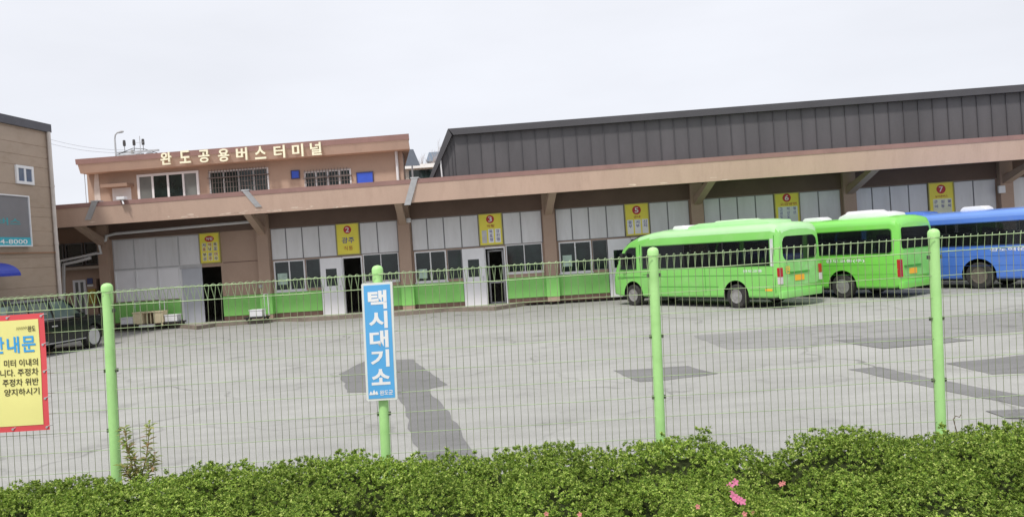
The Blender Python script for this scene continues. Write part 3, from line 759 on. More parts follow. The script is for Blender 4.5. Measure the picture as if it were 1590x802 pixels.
# ------------------------------------------------------------------ vehicles
def ring(wd, z0, z1, tum=.045, r0=.07, r1=.2, crown=.045):
    """half section of a bus body from the bottom centre round the left side to the roof centre, mirrored"""
    zt_ = 1.15; h = []
    r1 = min(r1, (z1 - z0) * .3); r0 = min(r0, (z1 - z0) * .2)
    def sy(z): return wd - max(0, z - zt_) * tum
    h.append((0, z0))
    for t in range(4):
        a_ = t * math.pi / 6; h.append((wd - r0 + r0 * math.sin(a_), z0 + r0 - r0 * math.cos(a_)))
    zm = min(zt_, z0 + (z1 - z0) * .55); h.append((sy(zm), zm))
    yt = sy(z1 - r1)
    for t in range(6):
        a_ = t * math.pi / 10; h.append((yt - r1 + r1 * math.cos(a_), z1 - r1 + r1 * math.sin(a_)))
    h.append((yt * .45, z1 + crown * .8)); h.append((0, z1 + crown))
    left_ = h; right_ = [(-y, z) for y, z in h[1:-1]][::-1]
    return left_ + right_
def loft(stations, mb):
    """stations: (s, ring) from rear to front"""
    n_ = len(stations[0][1]); vs = []; fs = []
    for s_, rg in stations: vs += [(s_, y, z) for y, z in rg]
    for i in range(len(stations) - 1):
        for k in range(n_):
            k2 = (k + 1) % n_; fs.append((i * n_ + k, i * n_ + k2, (i + 1) * n_ + k2, (i + 1) * n_ + k))
    fs.append(tuple(range(n_))[::-1]); fs.append(tuple((len(stations) - 1) * n_ + k for k in range(n_)))
    mb.add(vs, fs)
def cut(o, cutters):
    """real wheel arches: boolean cylinders, cavity faces take material 1"""
    for c in cutters:
        md = o.modifiers.new('arch', 'BOOLEAN'); md.operation = 'DIFFERENCE'; md.object = c; md.solver = 'EXACT'
    dg = bpy.context.evaluated_depsgraph_get(); me = bpy.data.meshes.new_from_object(o.evaluated_get(dg))
    o.modifiers.clear(); old = o.data; o.data = me; me.name = o.name; bpy.data.meshes.remove(old)
    for c in cutters: bpy.data.objects.remove(c)
    shade(me, .55)
def round_poly(x0, x1, z0, z1, r, seg=4):
    P = []
    for cx, cz, st in ((x1 - r, z0 + r, -90), (x1 - r, z1 - r, 0), (x0 + r, z1 - r, 90), (x0 + r, z0 + r, 180)):
        for k in range(seg + 1):
            t = math.radians(st + 90 * k / seg); P.append((cx + r * math.cos(t), cz + r * math.sin(t)))
    return P
def side_y(z, wd, tum=.045): return wd - max(0, z - 1.15) * tum
def side_prism(mb, poly, wd, out_=.006, sgn=1, inn_=-.015):
    """polygon (s, z) lying on the body side"""
    n_ = len(poly); vs = [(s_, sgn * (side_y(z, wd) + out_), z) for s_, z in poly] + [(s_, sgn * (side_y(z, wd) + inn_), z) for s_, z in poly]
    fs = [tuple(range(n_)), tuple(range(n_, 2 * n_))[::-1]] + [(i, (i + 1) % n_, n_ + (i + 1) % n_, n_ + i) for i in range(n_)]
    mb.add(vs, fs)
def make_wheel(par, s_, y, r, sgn, rimm=RIM, holes_=8, rr=.6, wdt=.22, spokes=0):
    c = (s_, y, r)
    hb = MB(); hb.lathe([(.02, -wdt * .4 * sgn), (r * .9, -wdt * .4 * sgn), (r * .9, -.02 * sgn), (.02, -.02 * sgn)], 20, 'y', c)
    wh = hb.build('wheel', BLACKM, par)
    t = MB(); prof = [(r * rr, -wdt / 2), (r * .93, -wdt / 2), (r, -wdt * .36), (r, wdt * .36), (r * .93, wdt / 2), (r * rr, wdt / 2)]
    t.lathe([(a_, b_) for a_, b_ in prof], 28, 'y', c, closed=True); t.build('tyre', TYRE, wh, smooth=True)
    k = MB(); o_ = sgn * wdt / 2
    k.lathe([(r * rr, o_ * .9), (r * rr * .98, o_ * 1.03), (r * rr * .84, o_ * .98), (r * rr * .80, o_ * .5)], 28, 'y', c)
    k.lathe([(r * rr * .80, o_ * .42), (r * rr * .7, o_ * .30), (r * rr * .52, o_ * .34), (.02, o_ * .34)], 28, 'y', c, mi=2)
    k.lathe([(r * rr * .46, o_ * .30), (r * rr * .44, o_ * .62), (r * rr * .34, o_ * .70), (r * rr * .30, o_ * .92), (.01, o_ * .95)], 20, 'y', c)
    for i in range(spokes):
        a_ = 2 * math.pi * i / spokes; R1, R0 = r * rr * .84, r * rr * .2; w0, w1 = r * rr * .10, r * rr * .15
        d_ = (math.cos(a_), math.sin(a_)); p_ = (-math.sin(a_), math.cos(a_))
        k.prism([(c[0] + d_[0] * R0 + p_[0] * w0, c[2] + d_[1] * R0 + p_[1] * w0), (c[0] + d_[0] * R0 - p_[0] * w0, c[2] + d_[1] * R0 - p_[1] * w0), (c[0] + d_[0] * R1 - p_[0] * w1, c[2] + d_[1] * R1 - p_[1] * w1), (c[0] + d_[0] * R1 + p_[0] * w1, c[2] + d_[1] * R1 + p_[1] * w1)], 'y', c[1] + o_ * .5, c[1] + o_ * .86)
    for i in range(0 if spokes else holes_):
        a_ = 2 * math.pi * i / holes_; q = r * rr * .64
        hc = (c[0] + q * math.cos(a_), c[1] + o_ * .36, c[2] + q * math.sin(a_))
        k.lathe([(r * rr * .20, o_ * .04), (r * rr * .20, -o_ * .2)], 10, 'y', hc, mi=1)
    k.build('rim', [rimm, BLACKM, mat('shaded_wheel_dish', (.09, .085, .08), .6, .3, 9)], wh, smooth=True)  # recess shade put into a darker dish colour; lip and hub stay bright
    return wh
ALLOY = mat('alloy_rim', (.55, .55, .56), .35, .1, 8, metal=.3)
BGLASS = mat('bus_window_glass', (.012, .013, .015), .05, .3, 1.5, spec=.55)
TINT = bpy.data.materials.new('tinted_bus_glass'); TINT.use_nodes = True
_t = TINT.node_tree; _b = _t.nodes['Principled BSDF']; _b.inputs['Base Color'].default_value = (.012, .014, .016, 1); _b.inputs['Roughness'].default_value = .04
_tr = _t.nodes.new('ShaderNodeBsdfTransparent'); _tr.inputs[0].default_value = (.82, .84, .84, 1)
_ms = _t.nodes.new('ShaderNodeMixShader'); _ms.inputs[0].default_value = .36
_t.links.new(_tr.outputs[0], _ms.inputs[1]); _t.links.new(_b.outputs[0], _ms.inputs[2]); _t.links.new(_ms.outputs[0], _t.nodes['Material Output'].inputs['Surface'])
INNER = mat('bus_interior_lining', (.16, .16, .165), .8)
SEATM = mat('bus_seat_cloth', (.07, .075, .09), .9, .2, 5); COVER = mat('white_seat_cover', (.72, .70, .70), .8, .05, 5)
TAILR = mat('tail_lamp_red', (.42, .015, .02), .25, spec=.6)
TAILW = mat('tail_lamp_clear', (.60, .55, .55), .25)
ORANGE = mat('orange_plate', (.85, .42, .03), .5)
ROOFG = mat('roof_green_skylit', (.42, .74, .36), .42, .05, 1.5, coat=.3, dirt=(.45, .62, .38), dirt_amt=.5, dirt_scale=2)  # paler body green: sky sheen on the roof put into the colour
ROOFG2 = mat('roof_green_lit', (.22, .66, .12), .4, .05, 1.5, coat=.4)
ROOFB = mat('roof_blue_lit', (.14, .28, .70), .4, .05, 1.5, coat=.4)
def make_bus(label, contact, head, spec):
    """origin on the ground under the near rear wheel; local x forward, local y to the bus's left (towards the camera)"""
    B = thing('minibus', label, 'bus', (contact.x, contact.y, 0), head, 'buses parked side by side at the terminal')
    wd = spec['w'] / 2; oy = -wd + .02                       # body centre line lies to the right of the near wheel
    inner = B
    Lr, wb_, Lf = -spec['rear'], spec['wb'], spec['wb'] + spec['front']
    zr = spec['roof']; zs_ = spec['sill']
    st = []
    st.append((Lr, ring(wd * .93, zs_ + .12, zr - .22, r0=.12, r1=.3)))
    st.append((Lr + .03, ring(wd * .965, zs_ + .06, zr - .13, r0=.1, r1=.28)))
    st.append((Lr + .10, ring(wd * .99, zs_ + .02, zr - .05)))
    st.append((Lr + .25, ring(wd, zs_, zr)))
    for f_ in (.3, .6, .85): st.append((Lr + .25 + (Lf - Lr - 2.2) * f_, ring(wd, zs_, zr + .01)))
    for ds, z, ww in spec['nose']: st.append((Lf - ds, ring(wd * ww, zs_ + (.05 if ds < .2 else 0), z, r1=.22 if z > 1.4 else .12)))
    b = MB(); loft(st, b)
    b.v = [(x, y + oy, z) for x, y, z in b.v]
    PAINT = spec['paint']; r = spec['wr']
    b.mi = [2 if min(b.v[i][2] for i in q) > zr - .30 and len(q) == 4 else 0 for q in b.f]  # upper faces get a paler copy of the paint, imitating sky light
    MT = [PAINT, BLACKM, spec['roof_lit'], INNER]
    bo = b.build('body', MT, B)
    cs_ = []
    for s_ in (0, wb_):
        c = MB(); c.lathe([(r + .10, -2.6), (r + .10, .6)], 32, 'y', (s_, 0, r + .02), mi=0); c.mi = [1] * len(c.f)
        cs_.append(c.build('arch_cutter', MT));  cs_[-1].parent = B
    for poly in spec['windows']:
        xs_ = [p[0] for p in poly]; zs2 = [p[1] for p in poly]; mx_, mz_ = (min(xs_) + max(xs_)) / 2, (min(zs2) + max(zs2)) / 2
        kx, kz = 1 - .05 / (max(xs_) - min(xs_)), 1 - .05 / (max(zs2) - min(zs2))
        c = MB(); c.prism([(mx_ + (x - mx_) * kx, mz_ + (z - mz_) * kz) for x, z in poly], 'y', -3, 1); c.mi = [3] * len(c.f)
        cs_.append(c.build('window_cutter', MT)); cs_[-1].parent = B
    bpy.context.view_layer.update()
    cut(bo, cs_)
    z0s = min(p[1] for p in spec['windows'][0])
    x = Lr + .5; row_ = 0
    while x < wb_ - .7:
        for sy_ in (-1, 1):
            q = MB(); yc = oy + sy_ * wd * .52
            q.prism([(x, z0s + .02), (x + .1, z0s + .02), (x + .02, z0s + .42), (x - .06, z0s + .42)], 'y', yc - .38, yc + .38); st_ = q.build('seat', SEATM, B, bevel=.03)
            if (row_ * 7 + sy_) % 3 != 1:
                q = MB(); q.prism([(x - .01, z0s + .2), (x + .085, z0s + .2), (x + .03, z0s + .43), (x - .07, z0s + .43)], 'y', yc - .24, yc + .24); q.build('seat_cover', COVER, st_, bevel=.02)
        x += .74; row_ += 1
    fr_ = MB(); fr_.box(-.9, wb_ + .5, oy - wd * .55, oy + wd * .55, r * .7, zs_ + .5)
    fr_.box(Lr + .2, Lf - .3, oy - wd * .86, oy + wd * .86, zs_ - .06, zs_ + .1)
    fr_.build('chassis', BLACKM, B)
    for s_ in (0, wb_):
        make_wheel(B, s_, -.09, r, 1, spec.get('rim', RIM)); make_wheel(B, s_, 2 * oy + .09, r, -1, spec.get('rim', RIM))
    def sp(name, poly, m, out_=.006, par=B, sgn=1):
        q = MB(); side_prism(q, poly, wd, out_, sgn); q.v = [(x, y + oy, z) for x, y, z in q.v]; return q.build(name, m, par)
    for sgn in (1, -1):
        for poly in spec['windows']: 
            g_ = sp('side_window', poly, TINT, .006, B, sgn)
        for (x0, x1, z0, z1) in spec['bars']:
            if sgn == 1: sp('window_bar', [(x0, z0), (x1, z0), (x1, z1), (x0, z1)], BLACKM, .012)
    for (x0, x1, z0, z1) in spec['creases']:
        sp('trim_line', [(x0, z0), (x1, z0), (x1, z1), (x0, z1)], spec['dark'], .004)
    # rear face
    def rp(name, poly, m, d=.012, par=B):
        q = MB(); q.prism([(y + oy, z) for y, z in poly], 'x', Lr - d, Lr + .02); return q.build(name, m, par)
    rp('rear_window', spec['rear_window'], BGLASS, .01)
    y0, y1, z0, z1 = spec['tail']
    for sg in (1, -1):
        q = MB(); q.box(Lr - .022, Lr + .15, oy + sg * y0, oy + sg * y1, z0 + (z1 - z0) * .45, z1); tl = q.build('tail_lamp', TAILR, B, bevel=.01)
        q = MB(); q.box(Lr - .02, Lr + .12, oy + sg * y0, oy + sg * y1, z0, z0 + (z1 - z0) * .44); q.build('lamp_lens', spec['lens'], tl, bevel=.01)
    py0, py1, pz0, pz1 = spec['plate']
    pl_ = rp('number_plate', [(py0, pz0), (py1, pz0), (py1, pz1), (py0, pz1)], ORANGE, .02)
    rp('tailgate_handle', [(py0 - .25, pz1 + .05), (py1 + .28, pz1 + .05), (py1 + .28, pz1 + .1), (py0 - .25, pz1 + .1)], spec['dark'], .03)
    rp('tailgate', round_poly(-wd * .78, wd * .78, zs_ + .32, spec['rear_window'][0][1] - .04, .08), spec['tailpaint'], .006)
    q = MB(); q.prism([(Lr - .05, -wd * .80), (Lr - .03, -wd * .93), (Lr + .07, -wd * .985), (Lr + .07, wd * .985), (Lr - .03, wd * .93), (Lr - .05, wd * .80)], 'z', zs_ - .02, zs_ + .2); q.v = [(x, y + oy, z) for x, y, z in q.v]; q.build('rear_bumper', PAINT, B, bevel=.03, smooth=True)
    for (x0, x1, z0, z1, body, m) in spec['texts']:
        co, fs, _ = glyph(body, .012, 0)
        q = MB(); q.add([(x1 - p[0] * (x1 - x0), side_y(z0, wd) + oy + .009, z0 + p[1] * (z1 - z0)) for p in co], fs); q.build('side_lettering', m, B)
    for (y_, z0, w_, h_, body, m) in spec['rtexts']:
        co, fs, _ = glyph(body, .02, 0)
        q = MB(); q.add([(Lr - .034, oy + y_ - p[0] * w_, z0 + p[1] * h_) for p in co], fs); q.build('rear_lettering', m, B)
    for (x0, x1, z0, z1, m) in spec.get('trims', ()): sp('trim_strip', [(x0, z0), (x1, z0), (x1, z1), (x0, z1)], m, .008)
    # windscreen following the nose
    ns = [n_ for n_ in spec['nose'] if 1.18 < n_[1] < zr - .06]
    q = MB(); vs = []; fs = []
    for ds, z, ww in ns: vs += [(Lf - ds + .004, oy - wd * ww * .74, z + .045), (Lf - ds + .004, oy + wd * ww * .74, z + .045), (Lf - ds - .01, oy + wd * ww * .74, z + .0), (Lf - ds - .01, oy - wd * ww * .74, z + .0)]
    for i in range(len(ns) - 1):
        o_ = i * 4; fs += [(o_, o_ + 1, o_ + 5, o_ + 4), (o_ + 2, o_ + 3, o_ + 7, o_ + 6), (o_ + 1, o_ + 2, o_ + 6, o_ + 5), (o_ + 3, o_, o_ + 4, o_ + 7)]
    fs += [(0, 3, 2, 1), tuple((len(ns) - 1) * 4 + k for k in range(4))]
    q.add(vs, fs); q.build('windscreen', BGLASS, B)
    # roof units
    for (x0, x1, hw, h_, m) in spec['roofs']:
        q = MB(); zz = zr + .02
        q.prism([(x0, zz - .02), (x0 + .04, zz + h_ * .6), (x0 + .2 * (x1 - x0), zz + h_), (x1 - .15 * (x1 - x0), zz + h_), (x1 - .04, zz + h_ * .55), (x1, zz - .02)], 'y', oy - hw, oy + hw)
        q.build('roof_unit', m, B, bevel=.04, smooth=True)
    # wing mirror and front lamps
    q = MB(); q.box(Lf - .75, Lf - .62, oy + wd + .06, oy + wd + .2, 1.35, 1.75); q.tube([(Lf - .72, oy + wd - .05, 1.3), (Lf - .7, oy + wd + .12, 1.4)], .02, 6); q.build('wing_mirror', BLACKM, B, bevel=.02)
    for sg in (1, -1):
        q = MB(); q.box(Lf - .12, Lf + .01, oy + sg * wd * .55, oy + sg * wd * .86, .72, .95); q.build('headlight', TAILW, B, bevel=.03)
    return B
def paint(name, col, dirt):
    return mat(name, col, .34, .04, 1.2, coat=.5, dirt=dirt, dirt_amt=.45, dirt_scale=2.2)
GB = paint('bus_green', (.22, .61, .125), (.36, .58, .27)); GB2 = paint('bus_green_vivid', (.18, .60, .075), (.30, .54, .18))
GBD = mat('bus_green_seam', (.05, .28, .03), .5); GT = mat('bus_green_dusty', (.24, .60, .17), .55, .08, 3, dirt=(.42, .55, .36), dirt_amt=.6, dirt_scale=3)
GT2 = mat('bus_green_dusty_rear', (.20, .58, .13), .55, .08, 3, dirt=(.36, .52, .30), dirt_amt=.6, dirt_scale=3)
BB = paint('bus_blue', (.075, .19, .62), (.16, .25, .5)); BBD = mat('bus_blue_seam', (.03, .08, .3), .5)
YEL = mat('yellow_lettering', (.85, .55, .05), .5)
c1, c1f = ground_at(1145, 478), ground_at(985, 474)
HEAD = math.atan2(c1f.y - c1.y, c1f.x - c1.x)
NOSE = [(2.3, 2.40, 1), (1.8, 2.36, 1), (1.25, 2.27, .99), (.8, 2.13, .98), (.52, 1.97, .97), (.3, 1.62, .965), (.12, 1.22, .95), (.03, 1.0, .92), (0, .72, .9)]
make_bus('light green minibus parked in front with its nose at the kerb', c1, HEAD, dict(
    w=2.02, wb=4.2, rear=1.5, front=.95, roof=2.36, sill=.30, wr=.345, paint=GB, roof_lit=ROOFG, dark=GBD, tailpaint=GT, lens=TAILW,
    nose=NOSE,
    windows=[[(-1.22, 1.19), (3.72, 1.19), (3.72, 1.95), (-1.22, 1.95)], [(3.98, 1.19), (4.78, 1.19), (4.70, 1.40), (4.46, 1.82), (4.3, 1.93), (3.98, 1.93)]],
    bars=[(.4, .43, 1.2, 1.94), (1.9, 1.93, 1.2, 1.94)],
    creases=[(-1.3, 4.9, .94, .958), (.62, 3.4, .615, .635), (3.80, 3.82, .45, 2.0), (-1.365, -1.35, .45, 2.05), (3.2, 3.7, 1.02, 1.03), (1.1, 1.115, .45, 1.18), (-1.3, -.5, .52, .53)],
    rear_window=round_poly(-.80, .80, 1.33, 2.0, .2), tail=(.86, .992, .68, 1.14), plate=(-.12, .3, .74, .9),
    texts=[(-.95, -.3, 1.03, 1.11, '완도교통', WHITE)],
    rtexts=[(.76, .96, .22, .22, '완', YEL)], trims=[(-1.33, -1.235, 1.19, 1.95, mat('pale_grey_trim', (.55, .58, .55), .5)), (-1.25, -1.02, .50, .56, ORANGE)],
    roofs=[(2.35, 2.95, .32, .15, ALU), (-.95, 2.1, .55, .16, ROOFG), (-.2, 1.3, .4, .20, mat('roof_unit_pale', (.55, .75, .50), .4))]))
def county(label, contact, paintm, roofm, darkm, tailm, txts, roofs, wr=.36, rear=1.8, bars=(), rt=(), rimm_=RIM):
    nose = [(1.6, 2.36, 1), (1.0, 2.33, 1), (.62, 2.22, .99), (.42, 2.0, .98), (.28, 1.6, .97), (.16, 1.22, .96), (.06, 1.0, .94), (0, .7, .92)]
    return make_bus(label, contact, HEAD, dict(w=2.03, wb=4.08, rim=rimm_, rear=rear, front=1.05, roof=2.34, sill=.30, wr=wr, paint=paintm, roof_lit=roofm, dark=darkm, tailpaint=tailm, lens=TAILR,
        nose=nose, windows=[round_poly(-rear + .2, 3.55, 1.29, 2.02, .1), [(3.72, 1.29), (4.72, 1.29), (4.64, 1.8), (4.55, 2.0), (3.72, 2.0)]],
        bars=bars, creases=[(-rear + .12, 4.9, .985, .995), (-rear + .12, 4.9, .70, .708), (3.62, 3.635, .45, 2.05)],
        rear_window=round_poly(-.76, .84, 1.42, 2.03, .08), tail=(.88, 1.0, .62, 1.12), plate=(.1, .5, .68, .84), texts=txts, rtexts=rt, roofs=roofs))
county('vivid green minibus parked between the front minibus and the blue bus', ground_at(1310, 462.5), GB2, ROOFG2, GBD, GT2,
       [(-.75, .5, 1.06, 1.17, '완도교통(주)', WHITE)], [(1.0, 1.75, .3, .14, ALU), (-1.3, .35, .5, .17, ALU), (-.9, .25, .4, .24, ALU)],
       bars=[(.9, .92, 1.3, 2.01)])
county('blue bus parked at the far right beyond the green minibuses', ground_at(1522, 448), BB, ROOFB, BBD, BB,
       [(-2.3, -.35, 1.12, 1.24, '완도해운교통버스', WHITE)], [(.0, .8, .3, .16, ALU), (1.8, 3.2, .5, .13, BB)], wr=.40, rear=3.0, rimm_=mat('grimy_rim', (.13, .11, .09), .6, .3, 9), bars=[(-1.2, -1.18, 1.3, 2.01), (.9, .92, 1.3, 2.01)])

# ---- dark car beside the left building
cw = ground_at(147, 539)
CH = math.radians(80)
car = thing('parked_car', 'black parked car beside the tan siding building', 'car', (cw.x, cw.y, 0), CH)   # local x forward, local y left; origin under the right front wheel
CP = mat('car_black_green', (.007, .010, .0095), .25, .1, 2, coat=.25, spec=.35)
cwid = .92; oy = cwid - .06
def cring(wd, z0, z1, r1=.12, tum=.12, zt_=.85):
    h = [(0, z0), (wd - .08, z0), (wd - .02, z0 + .06), (wd, z0 + (z1 - z0) * .3), (wd, min(zt_, z0 + (z1 - z0) * .62))]
    yt = wd - max(0, z1 - zt_) * tum
    for t in range(5):
        a_ = t * math.pi / 8; h.append((yt - r1 + r1 * math.cos(a_), z1 - r1 + r1 * math.sin(a_)))
    h.append((0, z1 + .03))
    return h + [(-y, z) for y, z in h[1:-1]][::-1]
cst = [(-3.62, .42, .80, .80), (-3.58, .36, .96, .86), (-3.35, .30, 1.06, .90), (-2.2, .28, 1.04, .92), (-.6, .28, 1.02, .92), (.35, .28, .98, .91), (.72, .32, .88, .86), (.85, .40, .70, .78)]
b = MB(); loft([(s_, cring(w_ * cwid / .92, z0, z1)) for s_, z0, z1, w_ in cst], b); b.v = [(x, y + oy, z) for x, y, z in b.v]
bo = b.build('body', [CP, BLACKM], car); cs_ = []
for s_ in (0, -2.72):
    c = MB(); c.lathe([(.40, -.5), (.40, 2.6)], 28, 'y', (s_, 0, .35)); c.mi = [1] * len(c.f); q = c.build('arch_cutter', [CP, BLACKM]); q.parent = car; cs_.append(q)
bpy.context.view_layer.update(); cut(bo, cs_)
# greenhouse: dark glass cabin, painted roof and pillars
def cab(zlist, mb):
    vs = []; fs = []
    for (x0, x1, y, z) in zlist: vs += [(x0, oy - y, z), (x1, oy - y, z), (x1, oy + y, z), (x0, oy + y, z)]
    for i in range(len(zlist) - 1):
        for k in range(4): k2 = (k + 1) % 4; fs.append((i * 4 + k, i * 4 + k2, i * 4 + 4 + k2, i * 4 + 4 + k))
    fs += [(3, 2, 1, 0), tuple(len(vs) - 4 + k for k in range(4))]; mb.add(vs, fs)
q = MB(); cab([(-3.4, -.2, .83, .99), (-3.25, -.45, .79, 1.2), (-2.95, -.98, .69, 1.53)], q); cbn = q.build('cabin_glass', mat('car_glass', (.10, .145, .135), .05, .2, 2, spec=.6), car)
q = MB(); cab([(-3.0, -.97, .70, 1.50), (-2.95, -1.02, .69, 1.56), (-2.8, -1.2, .60, 1.62), (-2.45, -1.5, .40, 1.655)], q); q.build('roof', CP, car, bevel=.02, smooth=True)
for (xa, xb2) in ((-.25, -.98), (-1.55, -1.62), (-2.45, -2.4)):
    q = MB(); q.tube([(xa, oy - .835, .98), (xb2, oy - .705, 1.52)], .035, 6); q.build('pillar', CP, car)
    q = MB(); q.tube([(xa, oy + .835, .98), (xb2, oy + .705, 1.52)], .035, 6); q.build('pillar', CP, car)
q = MB(); q.tube([(-.3, oy - .845, 1.02), (-3.1, oy - .845, 1.04)], .012, 6); q.build('window_trim', METALG, car)
for x in (-1.75, -2.75):
    q = MB(); q.box(x, x + .2, oy - .945, oy - .915, .80, .835); q.build('door_handle', METALG, car, bevel=.006)
q = MB(); q.box(-2.3, -.42, oy - .932, oy - .90, .33, .36); q.build('sill_trim', METALG, car)
q = MB(); q.box(-.85, -.65, oy - 1.12, oy - .93, .98, 1.12); q.build('wing_mirror', CP, car, bevel=.03)
for sg in (1, -1):
    q = MB(); q.box(.55, .84, oy + sg * .5, oy + sg * .83, .60, .74); q.build('headlight', TAILW, car, bevel=.03)
for s_ in (0, -2.72):
    make_wheel(car, s_, .10, .345, -1, ALLOY, 5, .72, .22, 5); make_wheel(car, s_, 2 * oy - .10, .345, 1, ALLOY, 5, .72, .22, 5)

# ------------------------------------------------------------------ small things on the sidewalk
def on_front(px_, py_, v):
    u, _ = fp(px_, py_, v); return T0 + TE * u + TN * v
def trolley(px_, py_, v, label, post=1):
    P = on_front(px_, py_, v); P.z = .134
    t = thing('hand_trolley', label, 'trolley', tuple(P), -GAM, 'small trolleys by the terminal wall')
    q = MB(); q.box(-.42, .42, -.22, .22, .08, .14)
    q.build('deck', BLACKM, t, bevel=.01)
    for x in (-.33, .33):
        for y in (-.17, .17):
            q = MB(); q.lathe([(.015, -.02), (.045, -.018), (.045, .018), (.015, .02)], 12, 'y', (x, y, .046)); q.build('wheel', TYRE, t)
    q = MB(); q.box(-.22, .26, -.18, .18, .142, .36); bx_ = q.build('box', ALU, t, bevel=.015)
    q = MB(); q.box(-.24, .28, -.2, .2, .362, .40); q.build('lid', DOORW, bx_, bevel=.01)
    q = MB(); q.tube([(post * .38, -.18, .14), (post * .38, -.18, .95), (post * .38, .18, .95), (post * .38, .18, .14)], .018, 6); q.build('handle', PIPEW, t)
trolley(399, 484, .75, 'white box trolley on black deck beside the brown wall, below the pipe end')
trolley(268, 491, .55, 'white box trolley just right of the cream cabinet', -1)
trolley(200, 498, .6, 'small white box trolley left of the cream cabinet', 1)
P = on_front(234, 495, .6); P.z = .134
cab_ = thing('storage_cabinet', 'low cream cabinet with open middle on the sidewalk', 'cabinet', tuple(P), -GAM)
CRM = mat('cream_cabinet', (.76, .66, .44), .6, .08, 4)
q = MB(); q.box(-.58, -.22, -.2, .2, .12, .52); q.build('side_box', CRM, cab_, bevel=.01)
q = MB(); q.box(.22, .58, -.2, .2, .12, .52); q.build('side_box', CRM, cab_, bevel=.01)
q = MB(); q.box(-.6, .6, -.23, .22, .523, .57); q.build('top', CRM, cab_, bevel=.01)
q = MB(); q.box(-.22, .22, .1, .2, .12, .52); q.build('back_panel', mat('brown_board', (.2, .15, .09), .7), cab_)
q = MB()
for x in (-.07, .08): q.box(x - .015, x + .015, -.15, -.12, .12, .52)
q.build('divider', CRM, cab_)
for x in (-.52, .52):
    for y in (-.15, .15):
        q = MB(); q.box(x - .03, x + .03, y - .03, y + .03, 0, .118); q.build('leg', CRM, cab_)
q = MB(); q.box(-.25, .3, -.42, -.24, .0, .10); q.build('step', PIPEW, cab_, bevel=.01)
P = on_front(142, 486, 1.0); P.z = 0.134
bk = thing('bike_rack', 'low pale tube rack behind the black car', 'bike rack', tuple(P), -GAM)
q = MB()
for z in (.3, .55): q.tube([(-.3, 0, z), (.3, 0, z)], .02, 6)
q.build('rail', PIPEW, bk)
for x in (-.3, .3):
    q = MB(); q.tube([(x, 0, 0), (x, 0, .6)], .022, 6); q.build('upright', PIPEW, bk)

# ------------------------------------------------------------------ things behind the terminal
# white parapet building seen in the gap, blue-roofed house, thin trees, utility pole, lamp
DY = 44.0
P = depth_at(656, 262, DY)
wbld = thing('white_building', 'small white building with flat roof in the gap behind the terminal', 'building', (P.x, DY, 0), 0)
za, zb3 = depth_at(645, 256, DY).z, depth_at(645, 262, DY).z
hw = 1.25
q = MB(); q.box(-hw, hw, 0, 6, 0, zb3); q.build('wall', mat('grey_beige_wall', (.38, .34, .30), .8), wbld)
q = MB(); q.box(-hw - .1, hw + .1, -.3, 6.1, zb3 + .003, za); q.build('roof', mat('white_roof', (.78, .78, .76), .6), wbld)
q = MB(); q.box(-.75, .8, -.02, .0, zb3 - .62, zb3 - .08); q.build('window', GLASS, wbld)
q = MB(); q.box(-hw - .2, hw + .2, -.5, -.32, zb3 - 1.05, zb3 - .7); q.build('gutter', mat('white_gutter', (.70, .72, .68), .6), wbld)
DY2 = 60.0
P = depth_at(690, 240, DY2)
bh = thing('blue_roofed_house', 'house with a blue-grey sloped roof peeping behind the dark metal roof', 'house', (P.x, DY2, 0), 0)
zt2, zb2_ = depth_at(675, 230, DY2).z, depth_at(675, 251, DY2).z
q = MB(); q.box(-1.0, 3, 0, 5, 0, zb2_); q.build('wall', mat('pale_house_wall', (.62, .62, .55), .8), bh)
q = MB(); q.prism([(-.5, zb2_), (2.2, zt2), (2.7, zt2), (5.5, zb2_)], 'x', -1.35, 3.3); q.build('roof', mat('blue_grey_roof', (.10, .14, .19), .5, .1, 2), bh)
# leaning solar heater on a frame beside the upper storey
DY3 = 40.0
P = depth_at(641, 245, DY3)
sp_ = thing('solar_panel', 'dark tilted solar panel beyond the upper storey', 'solar panel', (P.x, DY3, 0), math.radians(62))
z0, z1 = depth_at(640, 259, DY3).z, depth_at(640, 229, DY3).z
q = MB(); q.add([(-.6, 0, z0), (.6, 0, z0 + .1), (.6, .35, z1), (-.6, .35, z1 - .1), (-.6, .06, z0), (.6, .06, z0 + .1), (.6, .41, z1), (-.6, .41, z1 - .1)],
                [(0, 1, 2, 3), (7, 6, 5, 4), (0, 4, 5, 1), (2, 6, 7, 3), (1, 5, 6, 2), (3, 7, 4, 0)]); q.build('panel', mat('solar_dark', (.10, .12, .15), .25), sp_)
for x in (-.5, .5):
    q = MB(); q.tube([(x, .4, z1 - .15), (x, .6, 0)], .04, 6); q.build('support', METALG, sp_)
